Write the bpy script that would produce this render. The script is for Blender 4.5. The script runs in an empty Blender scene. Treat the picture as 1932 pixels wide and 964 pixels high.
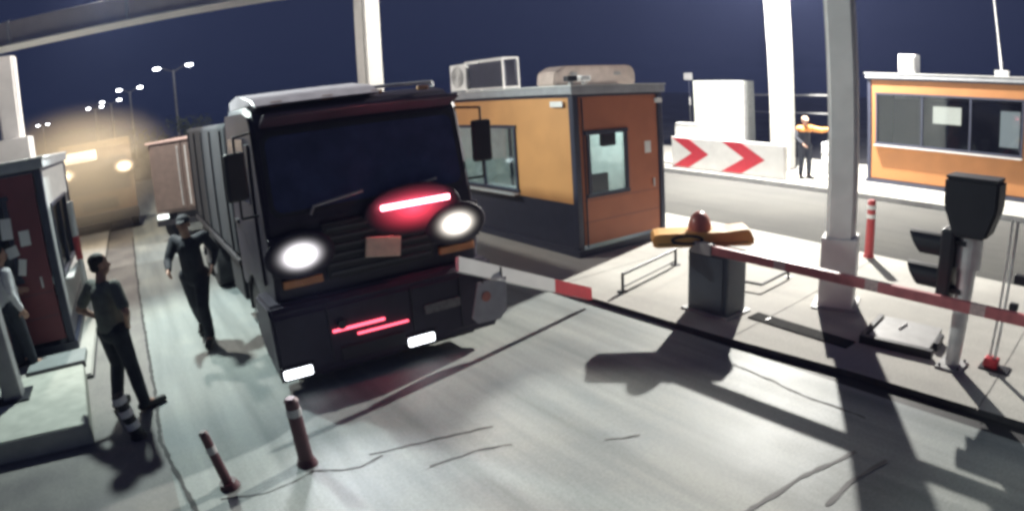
import bpy, bmesh, math, random
from mathutils import Vector, Matrix, Euler, noise
random.seed(7)
R = math.radians
scene = bpy.context.scene
C = scene.collection

# ------------------------------------------------------------------ camera (wide CCTV lens), world, lamps, exposure
CAM_H = 2.95
cd = bpy.data.cameras.new('camera')
cam = bpy.data.objects.new('camera', cd); C.objects.link(cam)
right = Vector((0.8211568721, -0.5671503612, -0.0635756178))
up = Vector((0.1933792065, 0.1717035385, 0.9659825968))
back = Vector((-0.5369412201, -0.8055174503, 0.2506706274))
cam.matrix_world = Matrix(((right.x, up.x, back.x, 0), (right.y, up.y, back.y, 0), (right.z, up.z, back.z, CAM_H), (0, 0, 0, 1)))
cd.type = 'PANO'
cd.sensor_fit = 'HORIZONTAL'
cd.sensor_width = 36.0
cd.sensor_height = 36.0 * 510 / 1024
cd.clip_start = 0.05; cd.clip_end = 1500
pano = cd if hasattr(cd, 'panorama_type') else cd.cycles
pano.panorama_type = 'FISHEYE_LENS_POLYNOMIAL'
pano.fisheye_fov = R(170)
pano.fisheye_polynomial_k0 = 0.0
pano.fisheye_polynomial_k1 = -0.04326544511
pano.fisheye_polynomial_k2 = -7.449211773e-05
pano.fisheye_polynomial_k3 = -1.39728161e-05
pano.fisheye_polynomial_k4 = 7.771823637e-07
scene.camera = cam

w = bpy.data.worlds.new('World'); scene.world = w; w.use_nodes = True
wn = w.node_tree.nodes; wl = w.node_tree.links; wn.clear()
wo = wn.new('ShaderNodeOutputWorld'); bg = wn.new('ShaderNodeBackground')
tc = wn.new('ShaderNodeTexCoord'); sp = wn.new('ShaderNodeSeparateXYZ'); rp = wn.new('ShaderNodeValToRGB')
wl.new(tc.outputs['Generated'], sp.inputs[0]); wl.new(sp.outputs['Z'], rp.inputs[0])
e = rp.color_ramp.elements
e[0].position = 0.0; e[0].color = (0.009, 0.0145, 0.040, 1)
e[1].position = 0.30; e[1].color = (0.021, 0.027, 0.063, 1)
wl.new(rp.outputs[0], bg.inputs[0]); bg.inputs[1].default_value = 1.0
wl.new(bg.outputs[0], wo.inputs[0])

scene.view_settings.view_transform = 'Standard'
scene.view_settings.look = 'None'
scene.view_settings.exposure = 0.0
scene.view_settings.gamma = 1.0
scene.view_settings.use_curve_mapping = False
scene.cycles.pixel_filter_type = 'BLACKMAN_HARRIS'
scene.cycles.filter_width = 3.2
scene.cycles.max_bounces = 6
scene.cycles.sample_clamp_indirect = 4.0

def floodlight(name, loc, target, power, color, angle, blend, radius):
    l = bpy.data.lights.new(name, 'SPOT'); o = bpy.data.objects.new(name, l); C.objects.link(o)
    o.location = loc
    o.rotation_euler = (Vector(target) - Vector(loc)).to_track_quat('-Z', 'Y').to_euler()
    l.energy = power; l.color = color; l.spot_size = R(angle); l.spot_blend = blend; l.shadow_soft_size = radius
    return o
# left kerb floodlight, known by its shadows; other spots are added unseen fill
floodlight('canopy_or_fill_spot', (12.5, 12.0, 6.6), (18.5, 9.5, 1.2), 1500, (1.0, 0.97, 0.90), 105, 0.5, 0.15)  # added fill for the far island, cone kept off the near one
floodlight('canopy_or_fill_spot', (-0.2, 10.6, 5.28), (2.2, 5.0, 0), 2000, (0.86, 1.0, 0.95), 135, 0.5, 0.15)
floodlight('canopy_or_fill_spot', (-0.6, 16.0, 7.8), (3.5, 15.5, 0), 3200, (1.0, 0.95, 0.86), 140, 0.6, 0.2)  # added fill to brighten the back ground, booth roof and lorries
floodlight('canopy_or_fill_spot', (-1.0, 14.5, 7.4), (-1.3, 22.0, 1.6), 5200, (1.0, 0.80, 0.52), 50, 0.7, 0.2)  # added warm fill aimed at the brown lorry's front, no fitting there
l = bpy.data.lights.new('canopy_lamp', 'POINT'); l.energy = 21500; l.color = (1.0, 0.965, 0.89); l.shadow_soft_size = 0.12
o = bpy.data.objects.new('canopy_lamp', l); C.objects.link(o); o.location = (17.0, 10.2, 7.4)

IZ = 0.07   # height of the kerbed islands
# ------------------------------------------------------------------ helpers
_m = {}
def mat(name, col, rough=0.6, metal=0.0, var=0.12, scale=6.0, bump=0.0, emit=None, estr=0.0, alpha=None, spec=None):
    if name in _m: return _m[name]
    m = bpy.data.materials.new(name); m.use_nodes = True; _m[name] = m
    nt = m.node_tree; b = nt.nodes['Principled BSDF']
    b.inputs['Roughness'].default_value = rough; b.inputs['Metallic'].default_value = metal
    if spec is not None: b.inputs['Specular IOR Level'].default_value = spec
    t = nt.nodes.new('ShaderNodeTexCoord'); n = nt.nodes.new('ShaderNodeTexNoise')
    n.inputs['Scale'].default_value = scale; n.inputs['Detail'].default_value = 5
    nt.links.new(t.outputs['Object'], n.inputs['Vector'])
    r = nt.nodes.new('ShaderNodeValToRGB')
    r.color_ramp.elements[0].position = 0.3; r.color_ramp.elements[1].position = 0.7
    r.color_ramp.elements[0].color = tuple(c * (1 - var) for c in col) + (1,)
    r.color_ramp.elements[1].color = tuple(min(1, c * (1 + var)) for c in col) + (1,)
    nt.links.new(n.outputs['Fac'], r.inputs[0]); nt.links.new(r.outputs[0], b.inputs['Base Color'])
    if bump:
        bp = nt.nodes.new('ShaderNodeBump'); bp.inputs['Strength'].default_value = bump; bp.inputs['Distance'].default_value = 0.02
        nt.links.new(n.outputs['Fac'], bp.inputs['Height']); nt.links.new(bp.outputs[0], b.inputs['Normal'])
    if emit:
        b.inputs['Emission Color'].default_value = tuple(emit) + (1,); b.inputs['Emission Strength'].default_value = estr
    if alpha is not None: b.inputs['Alpha'].default_value = alpha
    return m

def glass(name, tint=(0.5, 0.55, 0.6), clear=0.75):
    if name in _m: return _m[name]
    m = bpy.data.materials.new(name); m.use_nodes = True; _m[name] = m
    nt = m.node_tree; nt.nodes.clear()
    o = nt.nodes.new('ShaderNodeOutputMaterial'); mx = nt.nodes.new('ShaderNodeMixShader')
    a = nt.nodes.new('ShaderNodeBsdfGlossy'); t = nt.nodes.new('ShaderNodeBsdfTransparent')
    a.inputs['Roughness'].default_value = 0.05; a.inputs['Color'].default_value = (0.7, 0.75, 0.8, 1)
    t.inputs['Color'].default_value = tuple(tint) + (1,)
    mx.inputs[0].default_value = clear
    nt.links.new(a.outputs[0], mx.inputs[1]); nt.links.new(t.outputs[0], mx.inputs[2]); nt.links.new(mx.outputs[0], o.inputs[0])
    return m

def obj(name, bm, m, parent=None, smooth=False):
    me = bpy.data.meshes.new(name)
    bmesh.ops.recalc_face_normals(bm, faces=bm.faces[:])
    bm.to_mesh(me); bm.free()
    for mm in (m if isinstance(m, (list, tuple)) else [m]): me.materials.append(mm)
    if smooth:
        for p in me.polygons: p.use_smooth = True
    o = bpy.data.objects.new(name, me); C.objects.link(o)
    if parent: o.parent = parent
    return o
def thing(name, label, cat, loc=(0, 0, 0), rotz=0.0, group=None):
    o = bpy.data.objects.new(name, None); C.objects.link(o)
    o.location = loc; o.rotation_euler = (0, 0, rotz); o.empty_display_size = 0.2
    o['label'] = label; o['category'] = cat
    if group: o['group'] = group
    return o
def tag(o, label, cat, group=None):
    o['label'] = label; o['category'] = cat
    if group: o['group'] = group
    return o
def struct(name, bm, m):
    o = obj(name, bm, m); o['kind'] = 'structure'; return o
def copy_tree(root, loc, rotz, label, parent=None):
    r = root.copy(); C.objects.link(r)
    if parent is None:
        r.location = loc; r.rotation_euler = (0, 0, rotz); r['label'] = label
    else: r.parent = parent
    for ch in [c for c in root.children]: copy_tree(ch, None, None, None, r)
    return r
B = bmesh.new
def box(bm, c, s, rot=None, bev=0.0, mi=0):
    mtx = Matrix.Translation(c) @ (Euler(rot).to_matrix().to_4x4() if rot else Matrix()) @ Matrix.Diagonal((s[0], s[1], s[2], 1))
    r = bmesh.ops.create_cube(bm, size=1, matrix=mtx)
    vs = r['verts']
    fs = list({f for v in vs for f in v.link_faces})
    if bev:
        es = list({ed for v in vs for ed in v.link_edges})
        rr = bmesh.ops.bevel(bm, geom=es, offset=bev, segments=2, affect='EDGES', profile=0.5)
        fs = [f for f in rr['faces']]
    if mi:
        for f in fs: f.material_index = mi
    return bm
def rod(bm, p0, p1, r0, r1=None, seg=14, cap=True):
    p0, p1 = Vector(p0), Vector(p1); r1 = r0 if r1 is None else r1
    d = p1 - p0; L = d.length
    if L < 1e-6: return bm
    mtx = Matrix.Translation((p0 + p1) / 2) @ d.to_track_quat('Z', 'Y').to_matrix().to_4x4()
    bmesh.ops.create_cone(bm, cap_ends=cap, segments=seg, radius1=r0, radius2=r1, depth=L, matrix=mtx)
    return bm
def tube(bm, pts, r, seg=10):
    for a, b in zip(pts[:-1], pts[1:]): rod(bm, a, b, r, r, seg)
    for p in pts[1:-1]: ball(bm, p, (r, r, r), seg, 6)
    return bm
def ball(bm, c, s, u=16, v=10, rot=None):
    mtx = Matrix.Translation(c) @ (Euler(rot).to_matrix().to_4x4() if rot else Matrix()) @ Matrix.Diagonal((s[0], s[1], s[2], 1))
    bmesh.ops.create_uvsphere(bm, u_segments=u, v_segments=v, radius=1, matrix=mtx)
    return bm
def prism(bm, pts, axis, a, b):
    """polygon pts extruded between a and b along axis ('x': pts are (y,z); 'y': (x,z); 'z': (x,y))"""
    def P(p, t):
        return {'x': (t, p[0], p[1]), 'y': (p[0], t, p[1]), 'z': (p[0], p[1], t)}[axis]
    v0 = [bm.verts.new(P(p, a)) for p in pts]; v1 = [bm.verts.new(P(p, b)) for p in pts]
    bm.faces.new(v0); bm.faces.new(v1)
    n = len(pts)
    for i in range(n): bm.faces.new((v0[i], v0[(i + 1) % n], v1[(i + 1) % n], v1[i]))
    return bm
def bevel_all(bm, off, seg=2):
    bmesh.ops.bevel(bm, geom=bm.edges[:], offset=off, segments=seg, affect='EDGES', profile=0.5, clamp_overlap=True)
    return bm
def wall_hole(bm, axis, at, th, u0, u1, z0, z1, hu0, hu1, hz0, hz1):
    """wall slab with one rectangular opening; axis 'x' = wall lies along x at y=at, 'y' = along y at x=at"""
    def bx(a0, a1, c0, c1):
        if a1 - a0 < 1e-4 or c1 - c0 < 1e-4: return
        if axis == 'x': box(bm, ((a0 + a1) / 2, at, (c0 + c1) / 2), (a1 - a0, th, c1 - c0))
        else: box(bm, (at, (a0 + a1) / 2, (c0 + c1) / 2), (th, a1 - a0, c1 - c0))
    bx(u0, hu0, z0, z1); bx(hu1, u1, z0, z1); bx(hu0, hu1, z0, hz0); bx(hu0, hu1, hz1, z1)
    return bm

# ------------------------------------------------------------------ materials
def ground_mat(name, base, stain, rough=(0.30, 0.6), sc=0.35, streak=True, spec=0.3):
    m = bpy.data.materials.new(name); m.use_nodes = True; nt = m.node_tree; b = nt.nodes['Principled BSDF']; b.inputs['Specular IOR Level'].default_value = spec
    t = nt.nodes.new('ShaderNodeTexCoord')
    n1 = nt.nodes.new('ShaderNodeTexNoise'); n1.inputs['Scale'].default_value = sc; n1.inputs['Detail'].default_value = 6; n1.inputs['Roughness'].default_value = 0.6
    n2 = nt.nodes.new('ShaderNodeTexNoise'); n2.inputs['Scale'].default_value = 45; n2.inputs['Detail'].default_value = 4
    mp = nt.nodes.new('ShaderNodeMapping'); mp.inputs['Scale'].default_value = (3.0, 0.22, 1)
    n3 = nt.nodes.new('ShaderNodeTexNoise'); n3.inputs['Scale'].default_value = 1.2; n3.inputs['Detail'].default_value = 5
    nt.links.new(t.outputs['Object'], n1.inputs[0]); nt.links.new(t.outputs['Object'], n2.inputs[0])
    nt.links.new(t.outputs['Object'], mp.inputs[0]); nt.links.new(mp.outputs[0], n3.inputs[0])
    r1 = nt.nodes.new('ShaderNodeValToRGB'); r1.color_ramp.elements[0].position = 0.35; r1.color_ramp.elements[1].position = 0.65
    r1.color_ramp.elements[0].color = tuple(stain) + (1,); r1.color_ramp.elements[1].color = tuple(base) + (1,)
    nt.links.new(n1.outputs[0], r1.inputs[0])
    x1 = nt.nodes.new('ShaderNodeMix'); x1.data_type = 'RGBA'; x1.blend_type = 'MULTIPLY'; x1.inputs[0].default_value = 0.85 if streak else 0.25
    r3 = nt.nodes.new('ShaderNodeValToRGB'); r3.color_ramp.elements[0].position = 0.3; r3.color_ramp.elements[1].position = 0.62
    r3.color_ramp.elements[0].color = (0.58, 0.60, 0.61, 1); r3.color_ramp.elements[1].color = (1, 1, 1, 1)
    nt.links.new(n3.outputs[0], r3.inputs[0]); nt.links.new(r1.outputs[0], x1.inputs[6]); nt.links.new(r3.outputs[0], x1.inputs[7])
    x2 = nt.nodes.new('ShaderNodeMix'); x2.data_type = 'RGBA'; x2.blend_type = 'MULTIPLY'; x2.inputs[0].default_value = 0.5
    nt.links.new(x1.outputs[2], x2.inputs[6]); nt.links.new(n2.outputs[0], x2.inputs[7])
    nt.links.new(x2.outputs[2], b.inputs['Base Color'])
    mr = nt.nodes.new('ShaderNodeMapRange'); mr.inputs[1].default_value = 0.3; mr.inputs[2].default_value = 0.7
    mr.inputs[3].default_value = rough[0]; mr.inputs[4].default_value = rough[1]
    nt.links.new(n1.outputs[0], mr.inputs[0]); nt.links.new(mr.outputs[0], b.inputs['Roughness'])
    bp = nt.nodes.new('ShaderNodeBump'); bp.inputs['Strength'].default_value = 0.25; bp.inputs['Distance'].default_value = 0.006
    nt.links.new(n2.outputs[0], bp.inputs['Height']); nt.links.new(bp.outputs[0], b.inputs['Normal'])
    return m
M_conc = ground_mat('worn lane concrete', (0.45, 0.47, 0.435), (0.30, 0.345, 0.355), (0.48, 0.66), spec=0.25)
M_isl = ground_mat('pale island concrete', (0.60, 0.585, 0.54), (0.50, 0.485, 0.45), (0.75, 0.9), 0.8, False, 0.15)
M_asph = ground_mat('grey asphalt', (0.14, 0.138, 0.13), (0.118, 0.117, 0.113), (0.9, 1.0), 0.35, False, 0.03)
M_dark_asph = ground_mat('dark asphalt', (0.06, 0.06, 0.065), (0.045, 0.045, 0.05), (0.5, 0.75))
M_side = ground_mat('worn gutter paving', (0.30, 0.29, 0.27), (0.20, 0.19, 0.19), (0.5, 0.7), 1.4, False)
M_plinth = mat('plinth concrete', (0.42, 0.43, 0.38), 0.75, 0, 0.15, 5, 0.2)
M_crack = mat('crack filler', (0.045, 0.045, 0.045), 0.8)
M_white = mat('white paint', (0.74, 0.74, 0.72), 0.5, 0, 0.06, 3)
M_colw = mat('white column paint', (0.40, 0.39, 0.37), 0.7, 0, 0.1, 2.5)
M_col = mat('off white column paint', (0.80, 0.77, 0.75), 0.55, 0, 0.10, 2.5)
M_grey = mat('grey paint', (0.34, 0.34, 0.34), 0.5)
M_navy = mat('dark navy frame', (0.028, 0.032, 0.055), 0.45)
M_roofedge = mat('grey roof trim', (0.30, 0.31, 0.33), 0.5)
M_orange = mat('orange panel', (0.56, 0.28, 0.105), 0.5, 0, 0.08, 2)
M_orange2 = mat('bright orange panel', (0.36, 0.15, 0.046), 0.6, 0, 0.08, 2)
M_red = mat('brick red panel', (0.38, 0.128, 0.062), 0.5, 0, 0.10, 2)
M_maroon = mat('maroon panel', (0.16, 0.035, 0.045), 0.5, 0, 0.15, 2)
M_signred = mat('sign red', (0.50, 0.03, 0.045), 0.45, 0, 0.1, 8)
M_yellow = mat('amber yellow housing', (0.76, 0.41, 0.12), 0.4, 0, 0.08, 4)
M_black = mat('black plastic', (0.012, 0.013, 0.02), 0.45)
M_rubber = mat('tyre rubber', (0.018, 0.018, 0.02), 0.85, 0, 0.2, 14, 0.3)
M_steel = mat('galvanised steel', (0.62, 0.63, 0.63), 0.40, 0.3, 0.12, 9)
M_cabinet = mat('slate cabinet', (0.05, 0.065, 0.09), 0.4, 0, 0.1, 4)
M_cab = mat('dark truck paint', (0.034, 0.029, 0.046), 0.42, 0, 0.15, 3, spec=0.3)
M_cab2 = mat('dark plum truck paint', (0.075, 0.05, 0.075), 0.35, 0, 0.2, 3)
M_trim = mat('dark truck plastic', (0.018, 0.018, 0.024), 0.55)
M_cargo = mat('dark cargo tarpaulin', (0.014, 0.015, 0.022), 0.85, 0, 0.25, 2.5, 0.3)
M_wind = mat('windscreen', (0.05, 0.06, 0.12), 0.10, 0.25, 0.3, 3, spec=1.0)
M_chrome = mat('rim steel', (0.35, 0.35, 0.37), 0.35, 0.8)
M_halo = mat('painted lamp halo', (0.6, 0.5, 0.6), 0.3, 0, 0, emit=(0.80, 0.68, 0.80), estr=0.55)  # lamp halo put into a glowing colour; not used
M_head = mat('headlamp lens', (1, 1, 1), 0.2, 0, 0, emit=(1.0, 0.97, 0.93), estr=26)
M_headw = mat('warm headlamp lens', (1, 1, 1), 0.2, 0, 0, emit=(1.0, 0.90, 0.74), estr=26)
M_ghost = mat('ghost lamp lens', (1, 1, 1), 0.2, 0, 0, emit=(0.90, 0.95, 1.0), estr=7)
M_led = mat('red led strip', (1, 0.1, 0.1), 0.3, 0, 0, emit=(1.0, 0.16, 0.20), estr=30)
M_ghost_red = mat('red ghost strip', (1, 0.1, 0.1), 0.3, 0, 0, emit=(1.0, 0.10, 0.16), estr=3.5)
M_plate = mat('warm plate', (0.75, 0.55, 0.42), 0.4, 0, 0.1, 12)
M_glass = glass('window glass', (0.62, 0.68, 0.70), 0.82)
M_glassd = glass('dark window glass', (0.50, 0.50, 0.48), 0.95)
M_int = mat('booth interior white', (0.62, 0.64, 0.60), 0.7)
M_glowpanel = mat('bright glow panel', (0.8, 0.85, 0.85), 0.3, 0, 0, emit=(0.90, 0.96, 0.92), estr=3.2)
M_glowpanel2 = mat('dim glow panel', (0.5, 0.6, 0.7), 0.3, 0, 0, emit=(0.55, 0.66, 0.74), estr=1.6)
M_lamp = mat('street lamp lens', (1, 1, 1), 0.3, 0, 0, emit=(0.93, 0.95, 1.0), estr=30)
M_skin = mat('skin', (0.38, 0.22, 0.16), 0.6, 0, 0.06, 20)
M_hair = mat('black hair', (0.014, 0.012, 0.012), 0.7, 0, 0.3, 60, 0.4)
M_leaf = mat('dusty leaves', (0.085, 0.10, 0.05), 0.8, 0, 0.35, 3)
M_bark = mat('bark', (0.10, 0.075, 0.055), 0.9)

def glow_mat(name, c, core, edge, power=3.0):  # glow falloff painted round a lamp to suggest its bloom
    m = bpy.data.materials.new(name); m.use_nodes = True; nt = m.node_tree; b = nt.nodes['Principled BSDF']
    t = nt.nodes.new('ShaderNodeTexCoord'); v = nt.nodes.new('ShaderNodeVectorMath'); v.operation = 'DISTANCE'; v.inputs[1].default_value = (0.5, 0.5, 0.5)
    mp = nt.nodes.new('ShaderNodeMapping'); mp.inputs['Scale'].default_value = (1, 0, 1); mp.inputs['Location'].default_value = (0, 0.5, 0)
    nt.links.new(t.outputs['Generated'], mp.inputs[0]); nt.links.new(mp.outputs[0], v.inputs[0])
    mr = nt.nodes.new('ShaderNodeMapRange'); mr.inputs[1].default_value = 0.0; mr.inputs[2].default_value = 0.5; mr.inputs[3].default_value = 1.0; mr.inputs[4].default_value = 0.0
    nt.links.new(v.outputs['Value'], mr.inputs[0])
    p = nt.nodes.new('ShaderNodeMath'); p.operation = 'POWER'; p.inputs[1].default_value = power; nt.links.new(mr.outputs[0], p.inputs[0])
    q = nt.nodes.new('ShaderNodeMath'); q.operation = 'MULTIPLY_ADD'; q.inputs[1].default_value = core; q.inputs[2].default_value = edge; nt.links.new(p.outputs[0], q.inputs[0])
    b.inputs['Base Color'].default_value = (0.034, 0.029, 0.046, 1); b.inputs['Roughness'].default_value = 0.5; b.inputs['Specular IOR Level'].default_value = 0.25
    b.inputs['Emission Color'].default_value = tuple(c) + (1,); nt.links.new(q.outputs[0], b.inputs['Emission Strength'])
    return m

# ------------------------------------------------------------------ ground, lanes, islands
struct('ground', box(B(), (0, 150, -0.25), (420, 420, 0.5)), M_dark_asph)
struct('lane', box(B(), (2.3, 16, -0.045), (6.7, 58, 0.098)), M_conc)          # top at +4 mm
struct('next_lane', box(B(), (13.35, 16, -0.046), (5.7, 58, 0.1)), M_asph)
struct('kerb_strip', box(B(), (-0.66, 14, -0.042), (0.80, 54, 0.1)), M_side)     # top at +8 mm
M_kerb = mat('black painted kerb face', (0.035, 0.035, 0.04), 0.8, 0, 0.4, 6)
def island(name, pts, z, m, bev=0.02, side=None):
    bm = prism(B(), pts, 'z', -0.05, z)
    bmesh.ops.bevel(bm, geom=[ed for ed in bm.edges if all(v.co.z > z - 1e-4 for v in ed.verts)], offset=bev, segments=2, affect='EDGES')
    bmesh.ops.recalc_face_normals(bm, faces=bm.faces[:])
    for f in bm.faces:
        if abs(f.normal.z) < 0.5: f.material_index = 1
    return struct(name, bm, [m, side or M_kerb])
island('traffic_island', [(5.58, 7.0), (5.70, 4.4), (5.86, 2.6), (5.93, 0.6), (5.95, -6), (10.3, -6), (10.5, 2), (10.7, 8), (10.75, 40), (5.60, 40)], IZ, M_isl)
island('traffic_island_far', [(16.2, -6), (16.25, 14), (16.2, 45), (22.5, 45), (22.5, -6)], 0.15, M_isl, 0.02, M_grey)
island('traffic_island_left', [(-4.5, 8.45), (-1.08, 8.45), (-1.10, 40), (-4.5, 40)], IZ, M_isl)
struct('side_path', box(B(), (-3.0, 0, -0.043), (3.9, 16.9, 0.1)), M_side)
def wedge(pts, z0, z1): return prism(B(), pts, 'z', z0, z1)
# raised concrete plinth that carries the left canopy column
bm = wedge([(-3.4, 8.38), (-1.16, 8.38), (-1.02, 6.42), (-3.4, 6.55)], 0.0, 0.25)
bmesh.ops.bevel(bm, geom=bm.edges[:], offset=0.015, segments=2, affect='EDGES')
tag(obj('concrete_plinth', bm, M_plinth), 'raised concrete plinth under the leaning-looking grey post by the left booth', 'plinth')
def ribbon(pts, w, z, seed, jag=1.5):
    rnd = random.Random(seed); bm = B(); prev = None; jit = 0.0
    P = []
    for (a, b) in zip(pts[:-1], pts[1:]):
        n = max(2, int((Vector(b) - Vector(a)).length / 0.07))
        for i in range(n): P.append(Vector(a).lerp(Vector(b), i / n))
    P.append(Vector(pts[-1]))
    for i, p in enumerate(P):
        d = (P[min(i + 1, len(P) - 1)] - P[max(i - 1, 0)]).normalized(); nrm = Vector((-d.y, d.x))
        jit = jit * 0.75 + (rnd.random() - 0.5) * w * jag; off = nrm * jit; ww = w * (0.5 + rnd.random() * 0.7)
        a = bm.verts.new((*(p + off + nrm * ww / 2), z)); b = bm.verts.new((*(p + off - nrm * ww / 2), z))
        if prev: bm.faces.new((prev[0], a, b, prev[1]))
        prev = (a, b)
    return bm
for i, (pts, wd, z) in enumerate([
        ([(1.50, 4.70), (1.95, 4.62), (2.65, 4.47)], 0.022, 0.0085), ([(1.85, 4.23), (2.3, 4.2), (2.6, 4.10)], 0.020, 0.0085),
        ([(5.28, 3.75), (5.18, 2.9), (5.12, 2.0)], 0.022, 0.0085), ([(0.95, 4.75), (1.35, 4.55), (1.6, 4.62)], 0.022, 0.0085),
        ([(3.25, 3.62), (3.52, 3.44)], 0.02, 0.0085),
        ([(0.1, 4.72), (0.5, 4.6), (0.98, 4.72)], 0.014, 0.0085)]):
    struct('road_crack', ribbon(pts, wd, z, i), M_crack)
struct('gutter_joint', ribbon([(-0.10, 3.6), (-0.13, 4.65), (-0.30, 6.1), (-0.26, 7.6), (-0.26, 8.4), (-0.28, 20)], 0.05, 0.0125, 31, 0.25), M_crack)
M_dark_line = mat('dark line', (0.15, 0.15, 0.15), 0.8)
for k, pts in enumerate(([(3.2, 2.06), (3.9, 1.98), (4.55, 1.80)], [(3.72, 1.62), (4.1, 1.62), (4.6, 1.52)])):
    struct('dark_line', ribbon(pts, 0.05, 0.0085, 40 + k, 0.2), M_dark_line)  # thin dark lines on the lane
for k, y in enumerate((1.1, 4.15, 7.3)):
    struct('island_joint', ribbon([(5.9 - 0.03 * y, y), (8.0, y + 0.05), (10.3, y + 0.1)], 0.014, IZ + 0.004, 60 + k, 0.3), mat('joint', (0.16, 0.155, 0.15), 0.9))
# night haze over the whole plaza
hz = obj('haze', box(B(), (0, 150, 4.0), (430, 430, 11.0)), [])
hm = bpy.data.materials.new('haze'); hm.use_nodes = True; hn = hm.node_tree; hn.nodes.clear()
ho = hn.nodes.new('ShaderNodeOutputMaterial'); hv_ = hn.nodes.new('ShaderNodeVolumePrincipled')
hv_.inputs['Color'].default_value = (0.45, 0.52, 0.98, 1); hv_.inputs['Density'].default_value = 0.0008; hv_.inputs['Anisotropy'].default_value = 0.2
hn.links.new(hv_.outputs[0], ho.inputs['Volume']); hz.data.materials.append(hm); hz['kind'] = 'stuff'

# ------------------------------------------------------------------ columns and beam of the canopy
def column(name, label, x, y, z0, w, h, base=None, rz=0.0, cm=None):
    cm = cm or M_col
    t = thing(name, label, 'column', (x, y, z0), rz, 'white canopy columns')
    zb = 0.0
    if base:
        obj('base_block', bevel_all(box(B(), (0, 0, base[1] / 2), (base[0], base[0], base[1])), 0.02), M_col, t); zb = base[1]
    bm = box(B(), (0, 0, (zb + h) / 2), (w, w, h - zb)); bmesh.ops.bevel(bm, geom=[ed for ed in bm.edges if abs(ed.verts[0].co.z - ed.verts[1].co.z) > 1], offset=w * 0.12, segments=3, affect='EDGES')
    obj('shaft', bm, cm, t)
    obj('base_plate', box(B(), (0, 0, 0.011), ((base[0] if base else w) + 0.14,) * 2 + (0.02,)), M_black if not base else M_grey, t)
    return t
column('canopy_column', 'tall off-white column on the island between the lifted barrier and the traffic light', 7.72, 3.72, IZ, 0.40, 7.0, (0.50, 0.95), R(20))
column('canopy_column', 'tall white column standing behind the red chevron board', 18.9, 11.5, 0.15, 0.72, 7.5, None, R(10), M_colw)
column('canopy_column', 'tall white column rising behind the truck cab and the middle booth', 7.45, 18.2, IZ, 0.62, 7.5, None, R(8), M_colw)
column('canopy_column', 'white column behind the maroon booth that carries the roof beam', -2.52, 14.6, IZ, 0.46, 5.0, (0.75, 3.3), 0)
# beam: runs from the left column over the lane towards the camera's side
t = thing('canopy_beam', 'pale roof beam crossing the top corner above the far lorries', 'beam', (-4.6, 14.25, 0))
d = Vector((8.6, -4.0, 0)); rz = math.atan2(d.y, d.x); t.rotation_euler = (0, 0, rz)
obj('girder', bevel_all(box(B(), (4.9, 0, 5.26), (10.2, 0.45, 0.42)), 0.015), mat('beam paint', (0.85, 0.76, 0.72), 0.6, 0, 0.12, 1.5), t)
obj('soffit_flange', box(B(), (4.9, 0, 5.03), (10.2, 0.62, 0.035)), M_white, t)
for x in (2.9, 5.4, 7.9): obj('stiffener', box(B(), (x, -0.25, 5.26), (0.06, 0.06, 0.40)), M_col, t)

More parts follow.
